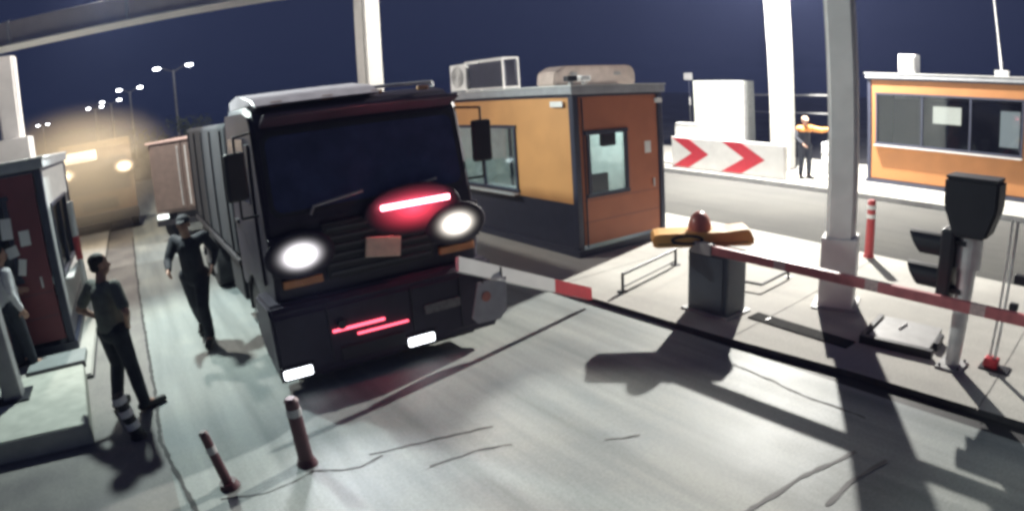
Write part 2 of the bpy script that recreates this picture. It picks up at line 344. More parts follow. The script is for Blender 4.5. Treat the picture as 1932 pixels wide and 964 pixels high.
# ------------------------------------------------------------------ toll booths
def booth(name, label, x0, x1, y0, y1, z0, z1, door_m, side_m, door_win, side_win, rz=0.0, pane=None):
    """door side faces -y, window side faces -x (or +x when side_win[0]=='+'); returns the root"""
    t = thing(name, label, 'toll booth', ((x0 + x1) / 2, (y0 + y1) / 2, z0), rz)
    X, Y, H = (x1 - x0) / 2, (y1 - y0) / 2, z1 - z0
    obj('plinth', box(B(), (0, 0, 0.06), (2 * X + 0.06, 2 * Y + 0.06, 0.12)), M_navy, t)
    for sx in (-1, 1):
        for sy in (-1, 1): obj('corner_post', box(B(), (sx * (X - 0.06), sy * (Y - 0.06), 0.12 + (H - 0.30) / 2), (0.12, 0.12, H - 0.30), bev=0.012), M_navy, t)
    # roof
    obj('roof', bevel_all(box(B(), (0, 0, H - 0.07), (2 * X + 0.10, 2 * Y + 0.10, 0.14)), 0.015), M_roofedge, t)
    obj('roof_sheet', box(B(), (0, 0, H + 0.012), (2 * X + 0.14, 2 * Y + 0.14, 0.02)), M_white, t)
    obj('fascia', box(B(), (0, 0, H - 0.165), (2 * X - 0.02, 2 * Y - 0.02, 0.045)), M_navy, t)
    Zb, Zt = 0.12, H - 0.19
    # door side (-y)
    hx0, hx1, hz0, hz1 = door_win
    dw = obj('door', wall_hole(B(), 'x', -Y + 0.05, 0.05, -X + 0.16, X - 0.14, Zb + 0.06, Zt, hx0, hx1, hz0, hz1), door_m, t)
    f = B()
    for a, b in (((hx0 + hx1) / 2, hz0), ((hx0 + hx1) / 2, hz1)): box(f, (a, -Y + 0.02, b), (hx1 - hx0 + 0.12, 0.05, 0.07))
    for a in (hx0, hx1): box(f, (a, -Y + 0.018, (hz0 + hz1) / 2), (0.07, 0.05, hz1 - hz0 - 0.08))
    obj('window_frame', f, M_navy, dw)
    obj('pane', box(B(), ((hx0 + hx1) / 2, -Y + 0.05, (hz0 + hz1) / 2), (hx1 - hx0, 0.012, hz1 - hz0)), M_glass, dw)
    obj('handle', rod(B(), (X - 0.30, -Y + 0.0, 1.0), (X - 0.30, -Y + 0.0, 1.16), 0.018), M_steel, dw)
    # lane side
    sg, u0, u1, v0, v1, lowband = side_win
    s = -1 if sg == '-' else 1
    wx = s * (X - 0.05)
    sp_ = obj('side_panel', wall_hole(B(), 'y', wx, 0.05, -Y + 0.13, Y - 0.13, Zb + lowband, Zt, u0, u1, v0, v1), side_m, t)
    if lowband > 0.05: obj('kick_panel', box(B(), (wx + s * -0.004, 0, Zb + lowband / 2), (0.05, 2 * Y - 0.26, lowband)), M_navy, t)
    f = B(); xf = s * (X - 0.02)
    for b in (v0, v1): box(f, (xf, (u0 + u1) / 2, b), (0.05, u1 - u0 + 0.10, 0.06))
    n = max(1, round((u1 - u0) / 1.3))
    for i in range(n + 1): box(f, (xf - s * 0.002, u0 + (u1 - u0) * i / n, (v0 + v1) / 2), (0.05, 0.06, v1 - v0 - 0.07))
    obj('window_frame', f, M_navy, sp_)
    obj('pane', box(B(), (wx, (u0 + u1) / 2, (v0 + v1) / 2), (0.012, u1 - u0, v1 - v0)), pane or M_glass, sp_)
    obj('sill', box(B(), (s * (X + 0.05), (u0 + u1) / 2, v0 - 0.06), (0.14, u1 - u0 + 0.1, 0.03)), M_steel, sp_)
    # rear and far walls, floor, inside lining
    obj('back_wall', box(B(), (-s * (X - 0.05), 0, (Zb + Zt) / 2), (0.05, 2 * Y - 0.26, Zt - Zb)), M_int, t)
    obj('end_wall', box(B(), (0, Y - 0.05, (Zb + Zt) / 2), (2 * X - 0.26, 0.05, Zt - Zb)), M_int, t)
    obj('ceiling_panel', box(B(), (0, 0, Zt - 0.01), (2 * X - 0.3, 2 * Y - 0.3, 0.02)), M_int, t)
    obj('cable_conduit', rod(B(), (-X + 0.21, -Y + 0.012, 0.14), (-X + 0.21, -Y + 0.012, Zt - 0.02), 0.014, seg=10), M_navy, t)
    for q in (0.36, 0.70): obj('panel_seam', box(B(), (0.0, -Y + 0.0235, Zb + 0.06 + (Zt - Zb) * q * 0.42), (2 * X - 0.32, 0.004, 0.008)), M_navy, t)
    obj('notice', box(B(), (X - 0.42, -Y + 0.022, 1.75), (0.16, 0.006, 0.22)), M_white, t)
    obj('desk', box(B(), (s * (X - 0.40), 0.1, 0.88), (0.5, 2 * Y - 0.9, 0.05)), M_grey, t)
    return t
def inside_lamp(x, y, z, p, col=(0.85, 1.0, 0.95)):
    l = bpy.data.lights.new('booth_ceiling_lamp', 'AREA'); o = bpy.data.objects.new('booth_ceiling_lamp', l); C.objects.link(o)
    l.energy = p; l.size = 0.7; l.color = col; o.location = (x, y, z)
mid = booth('toll_booth', 'orange and brick red toll booth with an air conditioner on its roof beside the truck', 6.86, 9.06, 8.22, 13.3, IZ, 2.98, M_red, M_orange,
            (-0.80, 0.10, 1.02, 2.10), ('-', -0.80, 1.5, 0.98, 2.20, 0.78))
inside_lamp(7.96, 9.6, 2.70, 130)
inside_lamp(7.96, 12.0, 2.70, 22)
rb = booth('toll_booth', 'bright orange toll booth with a long dark window on the far island', 18.45, 20.6, 2.6, 8.05, 0.15, 3.42, M_orange2, M_orange2,
           (-0.6, 0.5, 1.2, 2.2), ('-', -2.05, 2.42, 1.20, 2.68, 0.02), pane=M_glassd)
lb = booth('toll_booth', 'maroon toll booth at the left edge with papers in its window', -3.7, -1.36, 9.75, 13.4, IZ, 2.90, M_maroon, M_grey,
           (-0.95, 0.55, 1.15, 2.35), ('+', -1.2, 1.0, 1.0, 2.1, 0.3))
# things inside the right booth
for nm, lb_, ct, c, s, m in (
        ('monitor', 'bright white glowing panel added in the long window of the far orange booth', 'glow panel', (19.0, 5.62, 2.28), (0.05, 0.95, 0.56), M_glowpanel),
        ('monitor', 'tall glowing panel added beside the window end of the far orange booth', 'glow panel', (19.0, 3.72, 2.02), (0.05, 0.62, 1.05), M_glowpanel2)):
    t = thing(nm, lb_, ct, c)  # bright patches in the window built as added glowing panels, not monitors
    obj('glow panel', box(B(), (-0.035, 0, 0), (0.01, s[1] - 0.06, s[2] - 0.06)), m, t)
    obj('housing', bevel_all(box(B(), (0, 0, 0), s), 0.01), M_black, t)
    obj('stand', rod(B(), (0.02, 0, -s[2] / 2), (0.02, 0, 1.06 - c[2]), 0.03), M_black, t)
t = thing('back_board', 'dark cupboard standing along the inside of the far orange booth', 'cupboard', (20.0, 5.6, 0.28))
obj('carcass', box(B(), (0, 0, 1.2), (0.5, 4.2, 2.4)), M_black, t)
for k in range(5): obj('door', box(B(), (-0.262, -1.68 + k * 0.84, 1.2), (0.02, 0.80, 2.3)), M_black, t)
# inside the middle booth: chair and monitor seen through the door window
t = thing('office_chair', 'dark office chair seen through the door window of the middle booth', 'chair', (7.75, 8.95, 0.27))
obj('seat', bevel_all(box(B(), (0, 0, 0.48), (0.5, 0.5, 0.09)), 0.03), M_black, t)
bm = box(B(), (0, -0.26, 0.83), (0.50, 0.08, 0.56)); bevel_all(bm, 0.035, 3); obj('backrest', bm, M_black, t)
obj('stem', rod(B(), (0, 0, 0.06), (0, 0, 0.45), 0.03), M_black, t)
for k in range(5):
    a = k * 2 * math.pi / 5
    obj('leg', rod(B(), (0, 0, 0.08), (0.28 * math.cos(a), 0.28 * math.sin(a), 0.04), 0.022), M_black, t)
t = thing('wall_monitor', 'dark round-backed monitor inside the middle booth above the chair', 'monitor', (8.1, 8.75, 2.0))
obj('housing', bevel_all(box(B(), (0, 0, 0), (0.36, 0.10, 0.30)), 0.03), M_black, t)
obj('bracket', rod(B(), (0, 0, 0.14), (0.1, 0.15, 0.62), 0.02), M_black, t)
# papers taped inside the left booth's window
for k, (dx, dz, sx, sz, rr) in enumerate([(-2.02, 2.0, 0.17, 0.30, 0.05), (-2.00, 1.66, 0.18, 0.16, -0.2), (-1.90, 1.42, 0.12, 0.24, 0.25)]):
    bm = box(B(), (0, 0, 0), (sx, 0.004, sz), rot=(0, rr, 0))
    o = obj('paper_sheet', bm, M_white); o.location = (dx, 9.742, dz)
    tag(o, ['largest white paper in the maroon booth window, topmost of three', 'middle white paper in the maroon booth window', 'lowest tilted white paper in the maroon booth window'][k], 'paper', 'papers on the maroon booth window')
# roof gear on the middle booth
t = thing('air_conditioner', 'white air conditioner outdoor unit in an open frame on the middle booth roof', 'air conditioner', (7.62, 12.2, 3.005), R(4))
obj('casing', bevel_all(box(B(), (0, 0.62, 0.34), (0.40, 0.62, 0.62)), 0.02), M_white, t)
g = B()
for r_ in (0.06, 0.12, 0.18, 0.23): 
    for k in range(20):
        a, b = k * math.tau / 20, (k + 1) * math.tau / 20
        rod(g, (-0.212, 0.62 + r_ * math.cos(a), 0.35 + r_ * math.sin(a)), (-0.212, 0.62 + r_ * math.cos(b), 0.35 + r_ * math.sin(b)), 0.008, seg=5)
obj('fan_grille', g, M_grey, t)
obj('dark_core', box(B(), (0.02, -0.40, 0.34), (0.34, 1.26, 0.56)), M_navy, t)
f = B()
for yy in (-1.06, 0.28):
    for xx in (-0.2, 0.2): box(f, (xx, yy, 0.34), (0.035, 0.035, 0.68))
for zz in (0.035, 0.665):
    for xx in (-0.2, 0.2): box(f, (xx, -0.39, zz), (0.034, 1.306, 0.034))
    for yy in (-1.06, 0.28): box(f, (0, yy, zz), (0.366, 0.034, 0.034))
obj('frame', f, M_white, t)
t = thing('roof_locker', 'long beige rounded locker lying on the middle booth roof', 'roof box', (8.55, 9.75, 3.005), R(-3))
bm = prism(B(), [(-1.02, 0.0), (1.05, 0.0), (1.06, 0.22), (1.0, 0.36), (0.85, 0.40), (-0.75, 0.38), (-0.98, 0.26)], 'y', -0.3, 0.3)
bmesh.ops.bevel(bm, geom=bm.edges[:], offset=0.03, segments=2, affect='EDGES')
obj('shell', bm, mat('beige roof locker', (0.52, 0.43, 0.38), 0.5), t)
obj('latch', box(B(), (0.55, -0.31, 0.22), (0.16, 0.02, 0.06)), M_grey, t)
obj('latch', box(B(), (-0.55, -0.31, 0.22), (0.16, 0.02, 0.06)), M_grey, t)
for k, (x, lab) in enumerate(((7.02, 'small dark lamp on the roof corner of the middle booth'), (7.32, 'small pale lamp next to the dark one on the middle booth roof'))):
    t = thing('roof_lamp', lab, 'lamp', (x, 8.42, 3.005))
    obj('bracket', box(B(), (0, 0, 0.03), (0.06, 0.06, 0.06)), M_grey, t)
    obj('lamp_head', bevel_all(box(B(), (0, 0, 0.11), (0.22, 0.14, 0.10)), 0.02), M_black if k == 0 else M_white, t)
for x, y, s, lab in ((8.93, 8.19, (0.2, 0.02, 0.09), 'small pale plate at the top of the red door side'), (6.84, 8.62, (0.02, 0.34, 0.1), 'small pale plate at the top of the orange window side')):
    o = obj('number_plate', bevel_all(box(B(), (0, 0, 0), s), 0.004), M_white); o.location = (x, y, 2.68)
    tag(o, lab + ' of the middle booth', 'plate')
# roof gear on the right booth
t = thing('ventilator', 'white louvred box on the roof of the far orange booth', 'ventilator', (18.75, 6.75, 3.44))
obj('casing', bevel_all(box(B(), (0, 0, 0.28), (0.45, 0.55, 0.56)), 0.02), M_white, t)
for k in range(5): obj('louvre', box(B(), (-0.235, -0.2 + k * 0.1, 0.28), (0.03, 0.03, 0.46)), M_grey, t)
t = thing('antenna_mast', 'thin guyed antenna mast on the roof of the far orange booth', 'mast', (19.5, 4.1, 3.44))
obj('pole', rod(B(), (0, 0, 0), (0, 0.25, 2.4), 0.035, 0.02), M_grey, t)
for dx in (-0.25, 0.25): obj('stay', rod(B(), (dx, 0.3 * dx, 0), (0, 0.1, 1.0), 0.012), M_grey, t)
obj('base_box', box(B(), (0, 0, 0.1), (0.22, 0.4, 0.2)), M_grey, t)

# ------------------------------------------------------------------ far island furniture
t = thing('chevron_board', 'white barrier board with two red chevron arrows pointing along the far island', 'sign', (16.55, 0, 0.15))
obj('panel', bevel_all(box(B(), (0.12, 12.35, 0.53), (0.22, 4.6, 1.05)), 0.02), M_white, t)
def chev(y_tail, depth, stroke, z0, z1):
    zm = (z0 + z1) / 2
    return prism(B(), [(y_tail, z1), (y_tail - stroke, z1), (y_tail - stroke - depth, zm), (y_tail - stroke, z0), (y_tail, z0), (y_tail - depth, zm)], 'x', -0.004, 0.006)
obj('chevron', chev(14.62, 0.88, 0.72, 0.05, 1.03), M_signred, t)
obj('chevron', chev(12.48, 0.92, 0.80, 0.05, 1.03), M_signred, t)
for y in (10.3, 14.4): obj('post', box(B(), (0.27, y, 0.5), (0.07, 0.07, 1.0)), M_grey, t)
t = thing('equipment_cabinet', 'tall plain white cabinet standing behind the chevron board', 'cabinet', (22.2, 16.5, 0))
obj('body', bevel_all(box(B(), (0, 0, 1.62), (0.9, 2.65, 3.1)), 0.02), mat('pale cabinet paint', (0.50, 0.52, 0.48), 0.6), t)
obj('base', box(B(), (0, 0, 0.035), (0.95, 2.7, 0.07)), M_grey, t)
obj('side_trim', box(B(), (-0.36, -1.36, 1.6), (0.2, 0.05, 2.8)), M_grey, t)
obj('seam', box(B(), (-0.452, 0.1, 1.6), (0.006, 0.015, 2.9)), M_grey, t)
t = thing('jersey_barrier', 'short white plastic barrier between the middle booth and the chevron board', 'barrier', (17.3, 14.4, 0.15))
obj('body', bevel_all(prism(B(), [(-0.28, 0), (0.28, 0), (0.2, 0.25), (0.12, 1.45), (-0.12, 1.45), (-0.2, 0.25)], 'y', -0.6, 0.6), 0.03), M_white, t)
obj('cap', bevel_all(box(B(), (0, 0, 1.47), (0.26, 1.1, 0.05)), 0.01), M_white, t)
t = thing('water_barrel', 'white water tank standing beside the worker in the orange vest', 'tank', (19.3, 9.75, 0.15))
bm = rod(B(), (0, 0, 0.03), (0, 0, 1.0), 0.36, 0.36, 24); bevel_all(bm, 0.02); obj('body', bm, M_white, t, True)
for z in (0.3, 0.65):
    bm = rod(B(), (0, 0, z), (0, 0, z + 0.05), 0.375, 0.375, 24); obj('hoop', bm, M_grey, t)
obj('lid', rod(B(), (0, 0, 1.0), (0, 0, 1.05), 0.2, 0.18, 20), M_grey, t)
t = thing('pipe_railing', 'thin far pipe railing between the two white columns', 'railing', (26, 15.4, 0))
obj('rail', rod(B(), (0, -2.8, 2.62), (0, 3.4, 2.50), 0.05), M_grey, t)
obj('rail', rod(B(), (0, -2.8, 1.8), (0, 3.4, 1.7), 0.04), M_grey, t)
for y in (-2.6, 0.4, 3.2): obj('post', rod(B(), (0, y, 0), (0, y, 2.6), 0.05), M_grey, t)
t = thing('pole_sign', 'small square sign on a thin pole beyond the middle booth', 'sign', (24.0, 19.9, 0))
obj('pole', rod(B(), (0, 0, 0), (0, 0, 2.4), 0.045), M_grey, t)
obj('neck', rod(B(), (0, 0, 2.4), (0, 0, 3.2), 0.02), M_navy, t)
obj('plate', bevel_all(box(B(), (-0.05, 0, 3.40), (0.06, 0.50, 0.34)), 0.01), M_grey, t)
obj('second_pole', rod(B(), (0.1, -0.45, 0), (0.1, -0.45, 2.3), 0.045), M_grey, t)

# ------------------------------------------------------------------ barrier with its long open arm
t = thing('barrier_gate', 'dark barrier cabinet with amber head and long red arm swung open', 'barrier', (6.38, 4.95, IZ))
bm = box(B(), (0.02, -0.06, 0.41), (0.44, 0.66, 0.82)); bevel_all(bm, 0.03); obj('cabinet', bm, M_cabinet, t)
obj('base_flange', box(B(), (0.02, -0.06, 0.012), (0.54, 0.78, 0.024)), M_grey, t)
obj('cabinet_door', bevel_all(box(B(), (-0.207, -0.06, 0.42), (0.02, 0.54, 0.70)), 0.008), M_cabinet, t)
hd = thing('head', '', 'x'); del hd['label']; del hd['category']; hd.name = 'amber_head'
hd.parent = t
bm = prism(B(), [(-0.66, 0.0), (0.64, 0.0), (0.66, 0.02), (0.66, 0.15), (0.60, 0.17), (-0.30, 0.19), (-0.62, 0.22), (-0.70, 0.06)], 'x', -0.21, 0.21)
bmesh.ops.bevel(bm, geom=bm.edges[:], offset=0.02, segments=2, affect='EDGES')
o = obj('hood', bm, M_yellow, hd)
hd.location = (0.0, 0.20, 0.85); hd.rotation_euler = (0, 0, R(48))
obj('hood_seam', box(B(), (-0.213, 0.0, 0.05), (0.006, 1.2, 0.012)), M_black, hd)
bm = ball(B(), (0.02, 0.02, 0.18), (0.19, 0.16, 0.24), 20, 12)
bmesh.ops.bisect_plane(bm, geom=bm.verts[:] + bm.edges[:] + bm.faces[:], plane_co=(0, 0, 0.17), plane_no=(0, 0, 1), clear_inner=True)
obj('warning_dome', bm, mat('red warning dome', (0.45, 0.15, 0.12), 0.35), hd, True)
bm = B(); n = 22
for k in range(n):
    a, b = k * math.tau / n, (k + 1) * math.tau / n
    rod(bm, (-0.225, 0.20 * math.cos(a) + 0.22, 0.10 + 0.05 * math.sin(a)), (-0.225, 0.20 * math.cos(b) + 0.22, 0.10 + 0.05 * math.sin(b)), 0.018, seg=6)
obj('spring_ring', bm, M_black, hd)
# the arm: striped sleeve, runs along -y
def striped_arm(L, r, step, first=0):
    bm = B(); k = 0; y = 0.0
    while y < L - 1e-6:
        s = min(step[(k + first) % 2], L - y)
        nb = len(bm.faces)
        box(bm, (0, -(y + s / 2), 0), (r * 1.1, s - 0.0, r * 2.0))
        bm.faces.ensure_lookup_table()
        for f in bm.faces[nb:]: f.material_index = (k + first) % 2
        y += s; k += 1
    return bm
M_armred = mat('arm red sleeve', (0.44, 0.13, 0.14), 0.45, 0, 0.15, 10)
a = obj('arm', striped_arm(6.4, 0.055, (1.05, 0.16), 0), [M_armred, mat('faded arm band', (0.50, 0.36, 0.35), 0.5, 0, 0.25, 30)], t); a.location = (-0.20, -0.05, 0.86)
a.rotation_euler = (0, 0, R(0.5))
obj('arm_clamp', bevel_all(box(B(), (-0.20, 0.02, 0.86), (0.10, 0.34, 0.15)), 0.015), M_grey, t)
# a second, broken arm knocked against the front of the truck, its end on the kerb
p0, p1 = Vector((5.52, 6.42, 0.16)), Vector((3.30, 6.03, 1.12))
t = thing('broken_barrier_arm', 'snapped white and red barrier arm leaning from the kerb onto the truck front', 'barrier arm', p0)
d = p1 - p0; L = d.length; q = Vector((0, -1, 0)).rotation_difference(d.normalized())
bm = B(); y = 0; ks = [(0.34, 0), (0.30, 0), (0.16, 0), (L - 0.80, 1)]
for s, mi in ks:
    nb = len(bm.faces); box(bm, (0, -(y + s / 2), 0), (0.05, s, 0.17)); bm.faces.ensure_lookup_table()
    for f in bm.faces[nb:]: f.material_index = mi
    y += s
a = obj('arm', bm, [M_signred, M_white], t); a.rotation_mode = 'QUATERNION'; a.rotation_quaternion = q
t2 = thing('hanging_sign', 'grey rounded plate with a small red disc hanging from the snapped barrier arm', 'sign', p0.lerp(p1, 0.80) + Vector((0, 0.0, -0.08)))
bm = prism(B(), [(-0.16, -0.02), (0.22, -0.02), (0.20, -0.42), (0.10, -0.52), (-0.20, -0.50), (-0.27, -0.42)], 'y', -0.008, 0.008)
obj('plate', bm, mat('grey sign plate', (0.36, 0.35, 0.37), 0.5), t2)
obj('disc', rod(B(), (-0.07, -0.012, -0.2), (-0.07, -0.018, -0.2), 0.06, 0.06, 20), mat('faded red disc', (0.42, 0.16, 0.12), 0.5), t2)
for x in (-0.1, 0.16): obj('strap', rod(B(), (x, 0, -0.04), (x, 0, 0.10), 0.012), M_black, t2)

# ------------------------------------------------------------------ things on the middle island
t = thing('hoop_rail', 'low black hoop rail at the foot of the red door of the middle booth', 'rail', (6.08, 6.36, IZ))
obj('top_rail', tube(B(), [(0, 0, 0.02), (0, 0, 0.26), (1.55, 0.35, 0.26), (1.55, 0.35, 0.02)], 0.022), M_black, t)
obj('mid_rail', rod(B(), (0, 0, IZ), (1.55, 0.35, IZ), 0.012), M_black, t)
for k in (0, 1): obj('foot_plate', box(B(), (1.55 * k, 0.35 * k, 0.008), (0.12, 0.12, 0.016)), M_black, t)
t = thing('hoop_rail', 'small bent black rail on the island behind the amber barrier head', 'rail', (7.45, 5.05, IZ))
obj('top_rail', tube(B(), [(-0.1, 0.35, 0.02), (-0.1, 0.35, 0.10), (0.0, -0.2, 0.10), (0.85, -0.15, 0.10), (0.85, -0.15, 0.02)], 0.022), M_black, t)
for p in ((-0.1, 0.35), (0.85, -0.15)): obj('foot_plate', box(B(), (p[0], p[1], 0.006), (0.10, 0.10, 0.012)), M_black, t)
t = thing('steel_cover', 'raised grey steel cover plate with dark edges beside the traffic light', 'cover', (7.12, 2.42, IZ), R(6))
obj('slab', box(B(), (0.05, 0, 0.035), (0.80, 0.78, 0.07)), mat('steel cover grey', (0.30, 0.30, 0.30), 0.5, 0, 0.15, 8), t)
k = B()
box(k, (-0.40, 0, 0.05), (0.08, 0.92, 0.10)); box(k, (0.03, 0.44, 0.05), (0.78, 0.06, 0.10)); box(k, (0.0, -0.44, 0.05), (0.34, 0.06, 0.10), bev=0.005)
obj('rim', k, M_black, t)
obj('handle', tube(B(), [(0.1, 0.1, 0.07), (0.1, 0.1, 0.085), (0.3, 0.06, 0.085), (0.3, 0.06, 0.07)], 0.012), M_white, t)
t = thing('cable_duct', 'flat dark grey cable duct lid set in the island before the column', 'duct lid', (6.52, 3.62, IZ), R(-2))
obj('lid', box(B(), (0, 0, 0.008), (0.24, 1.50, 0.016)), mat('duct lid', (0.03, 0.03, 0.03), 0.95, 0, 0.2, 12, spec=0.1), t)
obj('grip', box(B(), (0, 0.5, 0.019), (0.10, 0.03, 0.006)), M_black, t)

# ------------------------------------------------------------------ traffic light
t = thing('traffic_light', 'silver pole traffic light with black hooded heads turned to the approaching lane', 'traffic light', (6.74, 1.66, IZ))
bm = rod(B(), (0, 0, 0.02), (0.10, 0.02, 1.50), 0.085, 0.115, 20); obj('pole', bm, M_steel, t, False)
bm = rod(B(), (0.098, 0.02, 1.08), (0.104, 0.021, 1.46), 0.15, 0.15, 20); obj('sleeve', bm, M_steel, t)
obj('base_plate', box(B(), (0, 0, 0.012), (0.36, 0.30, 0.024)), M_grey, t)
for sx in (-1, 1):
    for sy in (-1, 1): obj('bolt', rod(B(), (sx * 0.14, sy * 0.11, 0.024), (sx * 0.14, sy * 0.11, 0.05), 0.015, seg=6), M_black, t)
top = prism(B(), [(-0.20, 1.44), (0.16, 1.44), (0.29, 1.74), (0.29, 2.03), (-0.30, 2.03), (-0.30, 1.74)], 'x', -0.15, 0.24)
bmesh.ops.bevel(top, geom=top.edges[:], offset=0.025, segments=2, affect='EDGES')
obj('display_housing', top, M_black, t)
obj('display_lip', box(B(), (0.045, 0.0, 2.04), (0.37, 0.56, 0.025)), M_black, t)
sh = obj('signal_housing', bevel_all(box(B(), (0.02, 0.22, 1.10), (0.30, 0.16, 0.80)), 0.03), M_black, t)
for z in (1.28, 0.93):
    bm = B(); n = 18; r_ = 0.125
    rows = []
    for k in range(n + 1):
        a = R(-40) + (R(260)) * k / n
        rows.append((r_ * math.cos(a), r_ * math.sin(a)))
    for (xa, za), (xb, zb) in zip(rows[:-1], rows[1:]):
        la = 0.30 + 0.10 * (za / r_); lb2 = 0.30 + 0.10 * (zb / r_)
        v = [bm.verts.new(p) for p in ((0.02 + xa, 0.30, z + za), (0.02 + xb, 0.30, z + zb), (0.02 + xb, 0.30 + lb2, z + zb), (0.02 + xa, 0.30 + la, z + za))]
        bm.faces.new(v)
    bmesh.ops.remove_doubles(bm, verts=bm.verts[:], dist=1e-5)
    bmesh.ops.solidify(bm, geom=bm.faces[:], thickness=0.012)
    obj('visor', bm, M_black, sh)
    obj('lens', rod(B(), (0.02, 0.30, z), (0.02, 0.315, z), 0.11, 0.10, 20), mat('unlit signal lens', (0.04, 0.02, 0.02), 0.2), sh)
for z in (0.84, 1.36): obj('clamp', box(B(), (0.04, 0.10, z), (0.20, 0.16, 0.05)), M_black, t)
t = thing('sensor_pole', 'slim twin-rod pole with red foot next to the traffic light', 'pole', (6.98, 1.26, IZ))
for s in (-0.032, 0.032): obj('rod', rod(B(), (0.5 * s, s, 0.05), (0.05 + 0.5 * s, s - 0.02, 1.62), 0.016), M_steel, t)
obj('foot', bevel_all(box(B(), (0, 0, 0.06), (0.13, 0.17, 0.12)), 0.015), M_signred, t)
obj('foot_plate', box(B(), (0, -0.05, 0.008), (0.22, 0.34, 0.016)), M_black, t)
obj('junction_box', bevel_all(box(B(), (0.035, -0.16, 1.02), (0.10, 0.14, 0.10)), 0.012), M_black, t)
obj('junction_box', bevel_all(box(B(), (0.03, -0.13, 0.72), (0.08, 0.10, 0.08)), 0.012), M_black, t)

# ------------------------------------------------------------------ bollards
M_bred = mat('bollard red', (0.42, 0.05, 0.055), 0.5, 0, 0.12, 12)
M_bdark = mat('bollard dark red', (0.06, 0.013, 0.022), 0.5, 0, 0.15, 12)
def bollard(x, y, z, h, label, m, r=0.045, lean=(0, 0), bands=(0.62, 0.80), flare=1.9, bm_=None):
    t = thing('bollard', label, 'bollard', (x, y, z), 0, 'flexible lane bollards')
    t.rotation_euler = (lean[0], lean[1], 0)
    bm = rod(B(), (0, 0, 0.03), (0, 0, h), r * 1.15, r, 18); obj('post', bm, m, t, False)
    obj('foot', rod(B(), (0, 0, 0), (0, 0, 0.06), r * flare * 1.25, r * flare, 20), m, t)
    for b in bands: obj('reflective_band', rod(B(), (0, 0, h * b), (0, 0, h * b + 0.07), r * 1.12, r * 1.10, 18), bm_ or M_white, t)
    obj('cap', rod(B(), (0, 0, h), (0, 0, h + 0.025), r * 1.1, r * 0.7, 18), m, t)
    return t
bollard(10.36, 4.40, IZ, 0.98, 'bright red bollard at the edge of the island behind the column', M_bred, 0.075, bands=(0.70, 0.86), flare=1.15)
bollard(0.22, 4.88, 0.004, 0.56, 'thin dark red bollard standing on the lane in front of the walking man', M_bdark, 0.042, (0.0, -0.16), (0.66,), bm_=M_grey)
bollard(0.96, 4.88, 0.004, 0.64, 'thicker dark red bollard just in front of the truck bumper corner', M_bdark, 0.062, (0.0, -0.02), (0.78,), 1.3, bm_=M_grey)
# black and white striped post by the man's feet
t = thing('striped_post', 'black and white banded post leaning beside the man in the grey shirt', 'post', (-0.52, 6.30, 0.008))
t.rotation_euler = (R(0), R(-11), 0)
obj('shaft', rod(B(), (0, 0, 0.05), (0, 0, 0.52), 0.072, 0.070, 20), M_black, t)
for z in (0.13, 0.28, 0.43): obj('white_band', rod(B(), (0, 0, z), (0, 0, z + 0.075), 0.079, 0.078, 20), M_white, t)
obj('foot', rod(B(), (0, 0, 0), (0, 0, 0.05), 0.095, 0.085, 20), M_black, t)
# red and white post beside the left booth
t = thing('marker_post', 'white marker post with one red band beside the maroon booth', 'post', (-1.20, 11.6, IZ))
obj('shaft', rod(B(), (0, 0, 0.04), (0, 0, 2.0), 0.06, 0.06, 18), M_white, t)
obj('red_band', rod(B(), (0, 0, 1.0), (0, 0, 1.4), 0.064, 0.064, 18), M_bred, t)
obj('foot', rod(B(), (0, 0, 0), (0, 0, 0.04), IZ, 0.12, 18), M_grey, t)
# grey square post on the plinth at the left
t = thing('plinth_post', 'square grey post rising from the concrete plinth at the left edge', 'post', (-2.02, 7.72, 0.25))
obj('shaft', bevel_all(box(B(), (0, 0, 1.7), (0.24, 0.24, 3.4)), 0.02), mat('post grey', (0.30, 0.29, 0.30), 0.5), t)
obj('foot_plate', box(B(), (0, 0, 0.012), (0.42, 0.42, 0.024)), M_black, t)
# grey step with dark edges in front of the maroon booth
t = thing('door_step', 'low grey step with dark edges before the maroon booth', 'step', (-1.62, 9.12, IZ))
obj('slab', box(B(), (0, 0, 0.04), (0.86, 0.60, 0.08)), mat('step grey', (0.22, 0.24, 0.24), 0.7), t)
obj('nosing', box(B(), (0, -0.315, 0.045), (0.88, 0.03, 0.09)), M_black, t)

# ------------------------------------------------------------------ the truck
def wheel(parent, x, y, r=0.50, w=0.30, dual=False):
    s = 1 if x > 0 else -1
    wo_ = thing('wheel', '', ''); del wo_['label']; del wo_['category']; wo_.parent = parent; wo_.location = (x, y, r)
    bm = rod(B(), (-w / 2, 0, 0), (w / 2, 0, 0), r, r, 40); bevel_all(bm, 0.025, 2); obj('tyre', bm, M_rubber, wo_)
    bm = rod(B(), (s * (w / 2 - 0.02), 0, 0), (s * (w / 2 + 0.012), 0, 0), r * 0.58, r * 0.52, 28)
    obj('rim', bm, M_chrome, wo_)
    bm = rod(B(), (s * (w / 2), 0, 0), (s * (w / 2 + 0.06), 0, 0), r * 0.22, r * 0.18, 20); obj('hub', bm, M_trim, wo_)
    return wo_
TX = 2.56; W = 1.25
tr = thing('truck', 'large dark truck with glowing headlights and a red light strip driving out', 'truck', (TX, 6.45, 0.004))
prof = [(0.02, 0.78), (-0.02, 1.30), (0.0, 1.86), (0.22, 2.84), (0.36, 3.02), (0.7, 3.08), (1.95, 3.08), (2.0, 2.95), (2.0, 0.85), (1.9, 0.80), (1.72, 0.80), (1.62, 1.02), (1.3, 1.14), (0.98, 1.02), (0.86, 0.78)]
bm = prism(B(), prof, 'x', -W, W)
bmesh.ops.bevel(bm, geom=[ed for ed in bm.edges], offset=0.06, segments=3, affect='EDGES', clamp_overlap=True)
